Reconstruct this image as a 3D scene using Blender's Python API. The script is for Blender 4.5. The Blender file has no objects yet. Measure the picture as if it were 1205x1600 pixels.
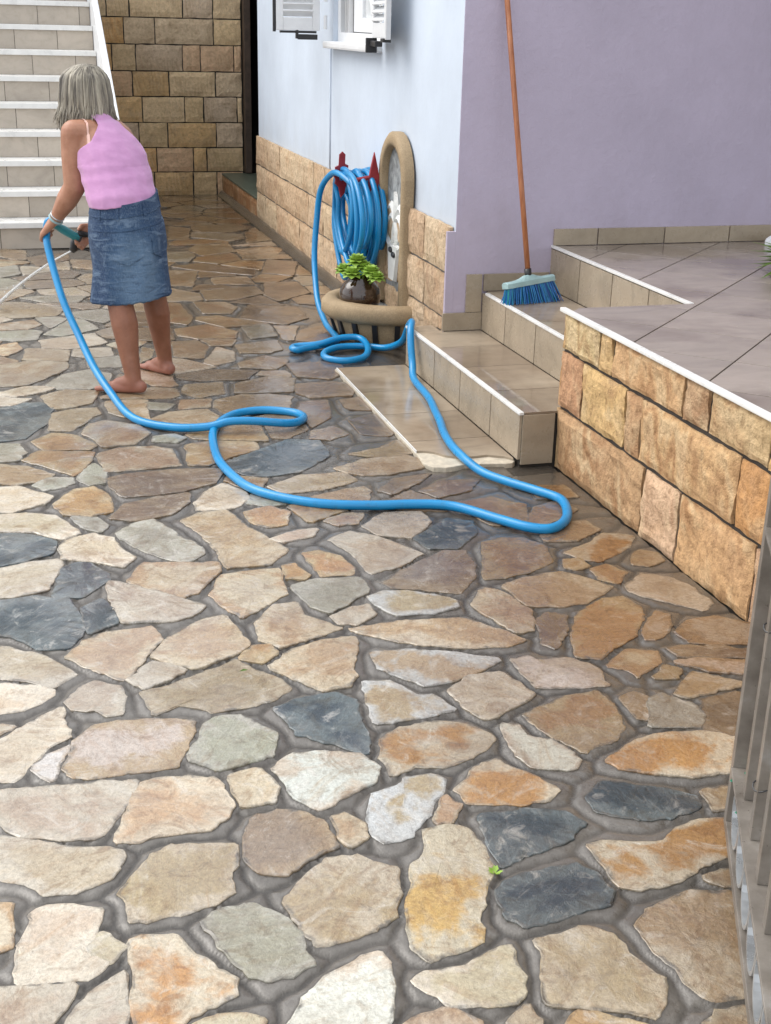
import bpy, bmesh, math, random
import numpy as np
from mathutils import Vector, Matrix, noise
random.seed(4)
rng = np.random.default_rng(4)
sc = bpy.context.scene
COL = sc.collection
# X runs along the lavender wall (to the right), Y along the house side wall (away), Z up, metres
# ------------------------------------------------------------------ camera
PITCH, ROLL, YAW = math.radians(20.87), math.radians(1.39), math.radians(16.23)
cd = bpy.data.cameras.new('camera'); cam = bpy.data.objects.new('camera', cd); COL.objects.link(cam)
cd.sensor_fit = 'VERTICAL'; cd.sensor_height = 36.0; cd.lens = 45.0; cd.clip_start = 0.05; cd.clip_end = 500
_s, _c = math.sin(PITCH), math.cos(PITCH)
_r0, _u0, _f = Vector((1,0,0)), Vector((0,_s,_c)), Vector((0,_c,-_s))
_rt = _r0*math.cos(ROLL)+_u0*math.sin(ROLL); _up = _u0*math.cos(ROLL)-_r0*math.sin(ROLL)
_m = Matrix((_rt,_up,-_f)).transposed().to_4x4()
cam.matrix_world = Matrix.Translation((0,0,1.6)) @ Matrix.Rotation(-YAW,4,'Z') @ _m
sc.camera = cam
# ------------------------------------------------------------------ sky, sun, exposure
SUN_EL, SUN_AZ = math.radians(50), math.radians(-58)      # azimuth from +Y towards +X
w = bpy.data.worlds.new('World'); sc.world = w; w.use_nodes = True
wn, wl = w.node_tree.nodes, w.node_tree.links
bg = wn['Background']; sky = wn.new('ShaderNodeTexSky'); sky.sky_type = 'NISHITA'; sky.sun_disc = False
sky.sun_elevation = SUN_EL; sky.sun_rotation = SUN_AZ; sky.dust_density = 3.0; sky.ozone_density = 1.0; sky.air_density = 1.0
hs = wn.new('ShaderNodeHueSaturation'); hs.inputs['Saturation'].default_value = 0.35      # overcast: the sky loses most of its blue
wl.new(sky.outputs[0], hs.inputs['Color']); ov = wn.new('ShaderNodeMix'); ov.data_type = 'RGBA'; ov.inputs[0].default_value = 0.7; ov.inputs[7].default_value = (5.0, 5.2, 5.5, 1)   # even cloud veil
wl.new(hs.outputs[0], ov.inputs[6]); wl.new(ov.outputs[2], bg.inputs[0]); bg.inputs[1].default_value = 0.15
sd = bpy.data.lights.new('sun','SUN'); sun = bpy.data.objects.new('sun', sd); COL.objects.link(sun)
sd.energy = 0.85; sd.angle = math.radians(45); sd.color = (1,0.95,0.88)
_d = Vector((math.sin(SUN_AZ)*math.cos(SUN_EL), math.cos(SUN_AZ)*math.cos(SUN_EL), math.sin(SUN_EL)))
sun.rotation_euler = _d.to_track_quat('Z','Y').to_euler()
vs = sc.view_settings; vs.view_transform = 'Standard'; vs.look = 'None'; vs.exposure = 1.08; vs.gamma = 1; vs.use_curve_mapping = False
# ------------------------------------------------------------------ helpers
def tag(o, label=None, cat=None, group=None, kind=None):
    if label: o['label'] = label
    if cat: o['category'] = cat
    if group: o['group'] = group
    if kind: o['kind'] = kind
    return o
def empty(name, loc, label=None, cat=None, group=None, kind=None):
    o = bpy.data.objects.new(name, None); COL.objects.link(o); o.location = loc; o.empty_display_size = .1
    return tag(o, label, cat, group, kind)
class MB:
    def __init__(s): s.v=[]; s.f=[]
    def add(s, vs_, fs_):
        n=len(s.v); s.v += [tuple(p) for p in vs_]; s.f += [tuple(i+n for i in q) for q in fs_]; return s
    def box(s, x0,x1,y0,y1,z0,z1):
        return s.add([(x0,y0,z0),(x1,y0,z0),(x1,y1,z0),(x0,y1,z0),(x0,y0,z1),(x1,y0,z1),(x1,y1,z1),(x0,y1,z1)],
            [(0,3,2,1),(4,5,6,7),(0,1,5,4),(1,2,6,5),(2,3,7,6),(3,0,4,7)])
    def obox(s, c, ax, ay, az, hx, hy, hz):
        c,ax,ay,az = Vector(c),Vector(ax).normalized(),Vector(ay).normalized(),Vector(az).normalized()
        P=[c+ax*hx*i+ay*hy*j+az*hz*k for k in (-1,1) for j in (-1,1) for i in (-1,1)]
        return s.add(P,[(0,2,3,1),(4,5,7,6),(0,1,5,4),(1,3,7,5),(3,2,6,7),(2,0,4,6)])
    def tube(s, pts, r, n=8, caps=True, closed=False):
        P=[Vector(p) for p in pts]; m=len(P); R=r if hasattr(r,'__len__') else [r]*m
        T=[]
        for i in range(m):
            a=P[(i-1)%m] if closed else P[max(i-1,0)]; b=P[(i+1)%m] if closed else P[min(i+1,m-1)]
            t=(b-a); T.append(t.normalized() if t.length>1e-9 else Vector((0,0,1)))
        nrm=T[0].orthogonal().normalized(); vs_=[]
        for i in range(m):
            nrm=(nrm-T[i]*nrm.dot(T[i])); nrm=nrm.normalized() if nrm.length>1e-6 else T[i].orthogonal().normalized()
            bi=T[i].cross(nrm)
            for k in range(n):
                a=2*math.pi*k/n; vs_.append(P[i]+(nrm*math.cos(a)+bi*math.sin(a))*R[i])
        fs_=[]
        for i in range(m if closed else m-1):
            for k in range(n):
                j=(i+1)%m
                fs_.append((i*n+k,i*n+(k+1)%n,j*n+(k+1)%n,j*n+k))
        if caps and not closed: fs_ += [tuple(range(n))[::-1], tuple((m-1)*n+k for k in range(n))]
        return s.add(vs_,fs_)
    def lathe(s, prof, c=(0,0,0), n=24, a0=0, a1=2*math.pi):
        full=abs(a1-a0-2*math.pi)<1e-6; k=n if full else n+1; vs_=[]; m=len(prof)
        for i in range(k):
            a=a0+(a1-a0)*i/n
            for (r,z) in prof: vs_.append((c[0]+r*math.cos(a),c[1]+r*math.sin(a),c[2]+z))
        fs_=[]
        for i in range(n):
            j=(i+1)%k
            for q in range(m-1): fs_.append((i*m+q,j*m+q,j*m+q+1,i*m+q+1))
        return s.add(vs_,fs_)
    def ell(s, c, rx, ry, rz, nu=12, nv=8):
        vs_=[(c[0],c[1],c[2]-rz)]; 
        for j in range(1,nv):
            t=-math.pi/2+math.pi*j/nv
            for i in range(nu):
                a=2*math.pi*i/nu; vs_.append((c[0]+rx*math.cos(t)*math.cos(a),c[1]+ry*math.cos(t)*math.sin(a),c[2]+rz*math.sin(t)))
        vs_.append((c[0],c[1],c[2]+rz)); fs_=[]
        for i in range(nu): fs_.append((0,1+(i+1)%nu,1+i)); fs_.append((len(vs_)-1,1+(nv-2)*nu+i,1+(nv-2)*nu+(i+1)%nu))
        for j in range(nv-2):
            for i in range(nu): fs_.append((1+j*nu+i,1+j*nu+(i+1)%nu,1+(j+1)*nu+(i+1)%nu,1+(j+1)*nu+i))
        return s.add(vs_,fs_)
    def mesh(s, name, smooth=False):
        me=bpy.data.meshes.new(name); me.from_pydata(s.v,[],s.f); me.update()
        if smooth: me.polygons.foreach_set('use_smooth',[True]*len(me.polygons))
        return me
    def obj(s, name, mat_, parent=None, smooth=False, bevel=0, label=None, fix=True):
        me=s.mesh(name,smooth)
        if fix or bevel:
            bm=bmesh.new(); bm.from_mesh(me)
            if fix: bmesh.ops.recalc_face_normals(bm,faces=bm.faces)
            if bevel:
                es=[e for e in bm.edges if len(e.link_faces)==2 and e.calc_face_angle(0)>.6]
                bmesh.ops.bevel(bm,geom=es,offset=bevel,segments=2,profile=.6,affect='EDGES')
            bm.to_mesh(me); bm.free()
        return link(name,me,mat_,parent,label)
def link(name, me, mat_, parent=None, label=None):
    if mat_ and not me.materials: me.materials.append(mat_)
    o=bpy.data.objects.new(name,me); COL.objects.link(o)
    if parent is not None:
        o.parent=parent; o.matrix_parent_inverse=Matrix.Translation(-abs_loc(parent))
    if label: o['label']=label
    return o
def abs_loc(o):
    # parents are never rotated in this scene
    l=Vector(o.location)
    if o.parent is not None: l = l + o.matrix_parent_inverse.to_translation() + abs_loc(o.parent)
    return l
def smooth_path(pts, k=6):
    P=[Vector(p) for p in pts]; out=[]
    for i in range(len(P)-1):
        p0,p1,p2,p3=P[max(i-1,0)],P[i],P[i+1],P[min(i+2,len(P)-1)]
        for j in range(k):
            t=j/k; out.append(.5*((2*p1)+(p2-p0)*t+(2*p0-5*p1+4*p2-p3)*t*t+(3*p1-p0-3*p2+p3)*t**3))
    out.append(P[-1]); return out
# ------------------------------------------------------------------ material helpers
class NT:
    def __init__(s,name):
        s.m=bpy.data.materials.new(name); s.m.use_nodes=True; s.n=s.m.node_tree.nodes; s.l=s.m.node_tree.links
        s.b=s.n['Principled BSDF']
    def new(s,t,**kw):
        n=s.n.new(t)
        for k,v in kw.items(): setattr(n,k,v)
        return n
    def coord(s,out='Object'): return s.new('ShaderNodeTexCoord').outputs[out]
    def mapping(s,vec,scale=(1,1,1),loc=None,rot=(0,0,0)):
        n=s.new('ShaderNodeMapping'); n.inputs['Scale'].default_value=scale; n.inputs['Rotation'].default_value=rot
        s.l.new(vec,n.inputs['Vector'])
        if loc is not None: s.l.new(loc,n.inputs['Location'])
        return n.outputs[0]
    def noise(s,vec,scale,detail=4,rough=.55,dist=0):
        n=s.new('ShaderNodeTexNoise'); n.inputs['Scale'].default_value=scale; n.inputs['Detail'].default_value=detail
        n.inputs['Roughness'].default_value=rough; n.inputs['Distortion'].default_value=dist; s.l.new(vec,n.inputs['Vector']); return n.outputs['Fac']
    def ramp(s,fac,stops):
        n=s.new('ShaderNodeValToRGB'); s.l.new(fac,n.inputs[0]); e=n.color_ramp.elements
        while len(e)<len(stops): e.new(.5)
        for q,(p,c) in zip(e,stops): q.position=p; q.color=c if len(c)==4 else (*c,1)
        return n.outputs[0]
    def mr(s,fac,a,b,c=0,d=1,clamp=True):
        n=s.new('ShaderNodeMapRange'); n.clamp=clamp; s.l.new(fac,n.inputs[0])
        for i,v in zip((1,2,3,4),(a,b,c,d)): n.inputs[i].default_value=v
        return n.outputs[0]
    def mix(s,fac,a,b,blend='MIX'):
        n=s.new('ShaderNodeMix',data_type='RGBA',blend_type=blend)
        for sock,v in ((n.inputs[0],fac),(n.inputs[6],a),(n.inputs[7],b)):
            if hasattr(v,'links'): s.l.new(v,sock)
            elif sock.type=='RGBA': sock.default_value=(*v,1) if len(v)==3 else v
            else: sock.default_value=v
        return n.outputs[2]
    def math(s,op,a,b=None):
        n=s.new('ShaderNodeMath',operation=op)
        for i,v in enumerate((a,b)):
            if v is None: continue
            if hasattr(v,'links'): s.l.new(v,n.inputs[i])
            else: n.inputs[i].default_value=v
        return n.outputs[0]
    def bump(s,h,strength=.3,dist=.01,base=None):
        n=s.new('ShaderNodeBump'); n.inputs['Strength'].default_value=strength; n.inputs['Distance'].default_value=dist
        s.l.new(h,n.inputs['Height'])
        if base is not None: s.l.new(base,n.inputs['Normal'])
        s.l.new(n.outputs[0],s.b.inputs['Normal']); return n.outputs[0]
    def set(s,**kw):
        for k,v in kw.items():
            sock=s.b.inputs[k]
            if hasattr(v,'links'): s.l.new(v,sock)
            elif sock.type=='RGBA': sock.default_value=(*v,1) if len(v)==3 else v
            else: sock.default_value=v
        return s.m
def simple(name,col,rough=.5,metal=0,var=.12,scale=18,bump=.0,bscale=60,spec=.5,coat=0):
    t=NT(name); co=t.coord()
    n=t.noise(co,scale,5,.6)
    c=t.mix(t.mr(n,.3,.7),tuple(x*(1-var) for x in col),tuple(min(1,x*(1+var)) for x in col))
    t.set(**{'Base Color':c,'Roughness':t.mr(n,.3,.7,max(0,rough-.06),min(1,rough+.06)),'Metallic':metal,'Specular IOR Level':spec,'Coat Weight':coat})
    if bump: t.bump(t.noise(co,bscale,6,.6),bump,.004)
    return t.m
def offset_coords(t,k=37.0):
    oi=t.new('ShaderNodeObjectInfo')
    v=t.new('ShaderNodeVectorMath',operation='ADD'); t.l.new(t.coord(),v.inputs[0])
    cx=t.new('ShaderNodeCombineXYZ'); m=t.math('MULTIPLY',oi.outputs['Random'],k)
    t.l.new(m,cx.inputs[0]); m2=t.math('MULTIPLY',oi.outputs['Random'],k*2.7); t.l.new(m2,cx.inputs[1]); t.l.new(m,cx.inputs[2])
    t.l.new(cx.outputs[0],v.inputs[1]); return v.outputs[0],oi
def wet_shade_mask(t, lo=.42, hi=.62, scale=.8):
    # freshly hosed, still wet paving: towards the house and the steps; drier towards the near left; darkening also holds shade by the house
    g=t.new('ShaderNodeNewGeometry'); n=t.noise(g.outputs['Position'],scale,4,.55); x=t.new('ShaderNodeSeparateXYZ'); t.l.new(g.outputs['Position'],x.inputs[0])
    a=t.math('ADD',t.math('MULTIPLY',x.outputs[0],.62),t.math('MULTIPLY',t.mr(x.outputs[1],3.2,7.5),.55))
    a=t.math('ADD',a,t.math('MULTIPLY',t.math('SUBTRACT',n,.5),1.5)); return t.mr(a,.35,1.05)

M={}
# flagstone: object colour + second tone
t=NT('flagstone'); v,oi=offset_coords(t)
at=t.new('ShaderNodeAttribute'); at.attribute_type='OBJECT'; at.attribute_name='tone2'
n1=t.noise(v,5.5,4,.55,.6); vr=t.new('ShaderNodeVectorRotate',rotation_type='Z_AXIS'); t.l.new(v,vr.inputs['Vector']); t.l.new(t.math('MULTIPLY',oi.outputs['Random'],40.0),vr.inputs['Angle']); n2=t.noise(t.mapping(vr.outputs[0],(7,34,12)),1.0,7,.7,.9); n3=t.noise(v,110,5,.75); n4=t.noise(v,26,7,.72,.5)
ca=t.new('ShaderNodeAttribute'); ca.attribute_type='GEOMETRY'; ca.attribute_name='core'
nf=t.math('ADD',n1,t.math('MULTIPLY',t.math('SUBTRACT',.5,ca.outputs['Fac']),.15)); nf=t.math('ADD',nf,t.math('MULTIPLY',t.math('SUBTRACT',n4,.5),.34))
c=t.mix(t.mr(nf,.45,.57),oi.outputs['Color'],at.outputs['Color'])
nb=t.noise(v,2.3,3,.5,.8); c=t.mix(t.math('MULTIPLY',t.mr(nb,.5,.7),.45),c,t.mix(1,c,(.72,.66,.60),'MULTIPLY'))
c=t.mix(t.math('MULTIPLY',t.mr(n2,.52,.70),.45),c,t.mix(1,c,(.72,.50,.30),'MULTIPLY'))
c=t.mix(t.math('MULTIPLY',t.mr(n2,.46,.30),.5),c,t.mix(.5,c,(.56,.54,.50)))
c=t.mix(t.math('MULTIPLY',t.mr(n4,.53,.70),.55),c,t.mix(1,c,(.50,.44,.38),'MULTIPLY'))
c=t.mix(1,c,t.ramp(n3,[(.28,(.66,.65,.64)),(.55,(1.0,1.0,1.0)),(.72,(1.14,1.14,1.14))]),'MULTIPLY')
ne=t.noise(v,13,6,.7,.8); rim=t.math('ADD',ca.outputs['Fac'],t.math('MULTIPLY',t.math('SUBTRACT',ne,.52),.75))
sm=t.mr(rim,.02,-.12)
c=t.mix(t.math('MULTIPLY',sm,.85),c,t.mix(n4,(.06,.053,.045),(.15,.136,.115)))
nm=t.noise(v,9,7,.72,1.5); c=t.mix(t.math('MULTIPLY',t.mr(nm,.52,.63),.72),c,t.mix(1,c,(.62,.52,.43),'MULTIPLY')); c=t.mix(t.math('MULTIPLY',t.mr(nm,.44,.34),.42),c,(.64,.61,.555))
wm=wet_shade_mask(t)
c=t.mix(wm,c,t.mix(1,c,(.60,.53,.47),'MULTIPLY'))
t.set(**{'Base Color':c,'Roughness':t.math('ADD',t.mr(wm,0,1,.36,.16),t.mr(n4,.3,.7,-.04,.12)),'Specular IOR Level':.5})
h=t.math('ADD',t.math('MULTIPLY',n4,.9),t.math('MULTIPLY',n2,.22)); h=t.math('ADD',h,t.math('MULTIPLY',n3,.25))
t.bump(h,.85,.008)
film=t.mr(t.noise(t.new('ShaderNodeNewGeometry').outputs['Position'],2.6,5,.6),.40,.56)      # film of water left by the hose
c=t.mix(film,c,t.mix(1,c,(.86,.83,.79),'MULTIPLY')); t.l.new(c,t.b.inputs['Base Color'])
t.set(**{'Coat Weight':t.math('MULTIPLY',t.mr(film,0,1,.25,1),1.0),'Coat Roughness':t.mr(film,0,1,.22,.05),'Coat IOR':1.55}); bc=t.new('ShaderNodeBump'); bc.inputs['Strength'].default_value=.14; bc.inputs['Distance'].default_value=.006; t.l.new(n4,bc.inputs['Height']); t.l.new(bc.outputs[0],t.b.inputs['Coat Normal']); M['flag']=t.m
# mortar
t=NT('wet_mortar'); g=t.new('ShaderNodeNewGeometry').outputs['Position']
n1=t.noise(g,3,5,.6); n2=t.noise(g,45,6,.7); n3=t.noise(g,160,3,.7); wm=wet_shade_mask(t)
c=t.ramp(n1,[(.3,(.115,.103,.088)),(.55,(.165,.150,.130)),(.75,(.21,.195,.172))])
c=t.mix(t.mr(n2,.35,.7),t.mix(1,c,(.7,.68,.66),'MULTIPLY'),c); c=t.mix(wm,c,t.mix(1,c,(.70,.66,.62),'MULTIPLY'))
gr=t.new('ShaderNodeAttribute'); gr.attribute_type='GEOMETRY'; gr.attribute_name='groove'
c=t.mix(t.math('MULTIPLY',gr.outputs['Fac'],.8),c,(.035,.031,.027))
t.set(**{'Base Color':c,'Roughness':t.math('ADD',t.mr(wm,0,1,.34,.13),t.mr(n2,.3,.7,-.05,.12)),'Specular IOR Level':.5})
t.bump(t.math('ADD',n2,t.math('MULTIPLY',n3,.25)),.5,.006); t.set(**{'Coat Weight':t.math('MULTIPLY',t.mr(gr.outputs['Fac'],0,.5,1,0),.6),'Coat Roughness':t.mr(n2,.3,.7,.06,.25),'Coat IOR':1.5}); M['mortar']=t.m
M['soil']=simple('packed_ground',(.16,.14,.115),.5,bump=.4,bscale=12)
# sandstone cladding
def sandstone(name,dark=1.0,vein=1.0,rough=.72):
    t=NT(name); v,oi=offset_coords(t)
    wv=t.new('ShaderNodeTexWave',wave_type='BANDS'); wv.inputs['Scale'].default_value=5.5; wv.inputs['Distortion'].default_value=11; wv.inputs['Detail'].default_value=3; wv.inputs['Detail Scale'].default_value=.8; wv.inputs['Detail Roughness'].default_value=.45
    t.l.new(t.mapping(v,(1.7,1.7,.5),rot=(.5,.35,.3)),wv.inputs['Vector'])
    n1=t.noise(v,7,5,.6,.5); n2=t.noise(v,38,6,.72); n3=t.noise(v,150,3,.7)
    c=oi.outputs['Color']; nv=t.noise(v,4.5,3,.5)
    c=t.mix(t.math('MULTIPLY',t.math('MULTIPLY',t.mr(wv.outputs['Fac'],.50,.9),t.mr(nv,.42,.62)),.55*vein),c,(.70,.54,.33))
    c=t.mix(t.math('MULTIPLY',t.math('MULTIPLY',t.mr(wv.outputs['Fac'],.38,.05),t.mr(nv,.45,.65)),.5*vein),c,(.30,.13,.045) if dark==1 else (.46,.29,.15))
    c=t.mix(t.math('MULTIPLY',t.mr(nv,.56,.50),.35),c,t.mix(1,c,(1.18,1.2,1.22),'MULTIPLY')); c=t.mix(t.math('MULTIPLY',t.mr(n1,.5,.66),.45),c,(.50,.30,.16) if dark==1 else (.62,.46,.30))
    c=t.mix(1,c,t.ramp(n2,[(.30,(.52,.46,.40)),(.48,(.92,.90,.88)),(.66,(1.14,1.13,1.12))] if dark==1 else [(.30,(.74,.70,.66)),(.48,(.97,.96,.95)),(.66,(1.14,1.13,1.12))]),'MULTIPLY')
    n5=t.noise(v,70,3,.6); c=t.mix(t.math('MULTIPLY',t.mr(n5,.66,.74),.75 if dark==1 else .3),c,(.13,.075,.035))
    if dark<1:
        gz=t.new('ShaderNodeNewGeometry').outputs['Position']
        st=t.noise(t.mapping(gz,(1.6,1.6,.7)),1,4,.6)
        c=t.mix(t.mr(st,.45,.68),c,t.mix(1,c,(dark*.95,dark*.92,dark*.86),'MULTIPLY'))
    t.set(**{'Base Color':c,'Roughness':rough,'Specular IOR Level':.35})
    t.bump(t.math('ADD',t.math('ADD',n2,t.math('MULTIPLY',n3,.4)),t.math('MULTIPLY',wv.outputs['Fac'],.16*(1 if dark==1 else .2))),.9,.014); return t.m
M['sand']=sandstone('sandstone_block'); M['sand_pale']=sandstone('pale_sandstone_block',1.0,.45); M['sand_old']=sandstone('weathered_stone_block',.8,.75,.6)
M['joint']=simple('dark_joint_mortar',(.035,.028,.022),.8,bump=.5)
M['joint_grey']=simple('grey_joint_mortar',(.12,.11,.10),.6,bump=.5)
# porcelain tiles
def tile(name,col,rough,var=.1,wet=False):
    t=NT(name); v,oi=offset_coords(t)
    n1=t.noise(t.mapping(v,(1,2.2,1.6)),3.2,6,.62,1.2); n2=t.noise(v,24,5,.65)
    c=t.ramp(n1,[(.28,tuple(x*(.80) for x in col)),(.5,col),(.75,tuple(x*1.12 for x in col))])
    c=t.mix(t.math('MULTIPLY',t.mr(n2,.5,.75),.25),c,tuple(x*f for x,f in zip(col,(.62,.55,.46))))
    k=t.mr(oi.outputs['Random'],0,1,.9,1.08); cc=t.new('ShaderNodeCombineXYZ')
    for i in range(3): t.l.new(k,cc.inputs[i])
    c=t.mix(1,c,cc.outputs[0],'MULTIPLY')
    r=t.mr(n2,.3,.75,rough*.7,rough*1.4)
    if wet:
        wm=t.mr(t.noise(t.new('ShaderNodeNewGeometry').outputs['Position'],1.5,4,.55),.47,.60); r=t.math('MULTIPLY',r,t.mr(wm,0,1,1.0,.28))
        c=t.mix(t.math('MULTIPLY',wm,.8),c,t.mix(1,c,(.60,.55,.52),'MULTIPLY'))
    t.set(**{'Base Color':c,'Roughness':r,'Specular IOR Level':.5}); t.bump(n2,.06,.002); return t.m
M['tile']=tile('beige_tile',(.36,.295,.215),.30); M['tile_floor']=tile('taupe_floor_tile',(.31,.262,.222),.20,wet=True)
M['tile_stair']=tile('stair_riser_tile',(.45,.39,.32),.4); M['tile_tread']=tile('wet_tread_tile',(.36,.295,.22),.16,wet=True)
M['grout']=simple('tile_grout',(.035,.029,.023),.75)
# plaster
def plaster(name,col,b=.25):
    # faint splash stains rise from the foot of the wall
    t=NT(name); g=t.coord(); n1=t.noise(g,1.3,5,.6); n2=t.noise(g,26,6,.65); n3=t.noise(g,7,4,.6)
    c=t.mix(t.mr(n1,.3,.7),tuple(x*.88 for x in col),tuple(x*1.07 for x in col)); n6=t.noise(t.mapping(g,(9,9,1.2)),1,5,.65); c=t.mix(t.math('MULTIPLY',t.mr(n6,.55,.75),.10),c,tuple(x*.7 for x in col)); c=t.mix(t.math('MULTIPLY',t.mr(n2,.5,.8),.12),c,tuple(x*.75 for x in col))
    xz=t.new('ShaderNodeSeparateXYZ'); t.l.new(g,xz.inputs[0]); n8=t.noise(t.mapping(g,(3,3,1.3)),1,6,.7)
    sp=t.mr(t.math('SUBTRACT',xz.outputs[2],t.math('MULTIPLY',n8,1.1)),.35,-.05); c=t.mix(t.math('MULTIPLY',sp,.35),c,t.mix(1,c,(.72,.66,.58),'MULTIPLY'))
    t.set(**{'Base Color':c,'Roughness':.75,'Specular IOR Level':.3}); t.bump(t.math('ADD',n2,t.math('MULTIPLY',n3,1.5)),b,.008); return t.m
M['lav']=plaster('lavender_plaster',(.50,.445,.555),.4); M['lilac']=plaster('pale_lilac_plaster',(.57,.635,.72),.12)
M['marble']=simple('white_marble_trim',(.74,.73,.70),.3,var=.08,scale=9)
M['paint']=simple('white_paint',(.78,.79,.80),.35,var=.04); M['grey_paint']=simple('grey_white_profile',(.60,.60,.60),.4,var=.05)
M['black']=simple('black_plastic',(.018,.018,.02),.4)
t=NT('blue_hose_rubber'); n=t.noise(t.coord(),35,4,.6); n5=t.noise(t.coord(),6,3,.5)
nd=t.noise(t.coord(),18,6,.75); hc=t.mix(t.mr(n5,.35,.65),(.003,.215,.48),(.004,.245,.53)); hc=t.mix(t.math('MULTIPLY',t.mr(nd,.56,.72),.45),hc,(.03,.10,.16))
t.set(**{'Base Color':hc,'Roughness':t.mr(n,.3,.7,.26,.36),'Coat Weight':.12,'Coat Roughness':.15}); M['hose']=t.m
M['red']=simple('red_enamel',(.27,.018,.025),.4,var=.2)
t=NT('tan_cast_concrete'); g=t.coord(); n1=t.noise(g,9,5,.6); n2=t.noise(g,140,4,.7)
t.set(**{'Base Color':t.mix(1,t.ramp(n1,[(.3,(.30,.215,.12)),(.7,(.42,.31,.185))]),t.ramp(n2,[(.3,(.7,.7,.7)),(.65,(1.08,1.08,1.08))]),'MULTIPLY'),'Roughness':.75}); t.bump(n2,.4,.004); M['tan']=t.m
t=NT('mottled_grey_panel'); g=t.coord(); n1=t.noise(g,16,6,.65,.5)
t.set(**{'Base Color':t.ramp(n1,[(.3,(.10,.105,.105)),(.5,(.24,.25,.25)),(.7,(.40,.42,.41))]),'Roughness':.6}); t.bump(n1,.5,.01); M['panel']=t.m
M['relief']=simple('white_cast_relief',(.70,.70,.67),.6,var=.12,scale=30)
M['glaze']=simple('brown_glazed_ceramic',(.035,.018,.01),.12,var=.35,scale=8,coat=.6)
M['succ']=simple('succulent_leaf',(.24,.38,.05),.45,var=.35,scale=40)
M['leaf']=simple('green_leaf',(.09,.16,.02),.45,var=.4,scale=30)
t=NT('varnished_wood'); n=t.noise(t.mapping(t.coord(),(60,60,3)),1,5,.6)
t.set(**{'Base Color':t.ramp(n,[(.3,(.27,.085,.03)),(.6,(.42,.16,.065)),(.8,(.50,.22,.10))]),'Roughness':.38}); M['wood']=t.m
t=NT('blue_bristle'); gm=t.new('ShaderNodeNewGeometry').outputs['Random Per Island']
t.set(**{'Base Color':t.ramp(gm,[(.0,(.008,.05,.22)),(.45,(.02,.15,.45)),(.8,(.04,.24,.52)),(.95,(.02,.24,.26))]),'Roughness':.4}); M['bristle']=t.m
M['broomhead']=simple('pale_teal_plastic',(.32,.46,.46),.4); M['teal']=simple('teal_plastic',(.03,.30,.34),.35)
t=NT('greyish_galvanised_steel'); n=t.noise(t.coord(),14,5,.6); n2=t.noise(t.coord(),70,5,.7)
t.set(**{'Base Color':t.ramp(n,[(.3,(.16,.138,.115)),(.6,(.25,.222,.19)),(.8,(.33,.31,.285))]),'Roughness':t.mr(n2,.3,.7,.25,.5),'Metallic':.25,'Specular IOR Level':.6}); t.bump(n2,.15,.003); M['gate']=t.m
M['zinc']=simple('zinc_ring',(.55,.57,.58),.3,.7); M['greenpaint']=simple('old_green_paint',(.01,.16,.09),.5)
M['curtain']=simple('lace_curtain',(.55,.57,.58),.8); M['dark']=simple('interior_shade',(.02,.018,.016),.8)  # near-black colour stands in for shade in room and passage
M['brown']=simple('brown_wood_post',(.075,.05,.035),.6,var=.3)
M['kerbtop']=simple('mossy_kerb_top',(.10,.12,.09),.4,var=.3)
M['rust']=simple('rust_stone_face',(.33,.16,.07),.5,var=.3,bump=.5)
M['brokenmortar']=simple('broken_bedding_mortar',(.52,.46,.36),.6,var=.2,scale=40,bump=.6,bscale=90)
t=NT('window_glass'); t.set(**{'Base Color':(.25,.28,.29),'Roughness':.05,'Transmission Weight':.3}); M['glass']=t.m
M['rooftile']=simple('roof_slab',(.5,.48,.46),.7)
t=NT('water_jet'); t.set(**{'Base Color':(.9,.93,.95),'Roughness':.25,'Transmission Weight':.45,'IOR':1.33}); M['water']=t.m
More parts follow.
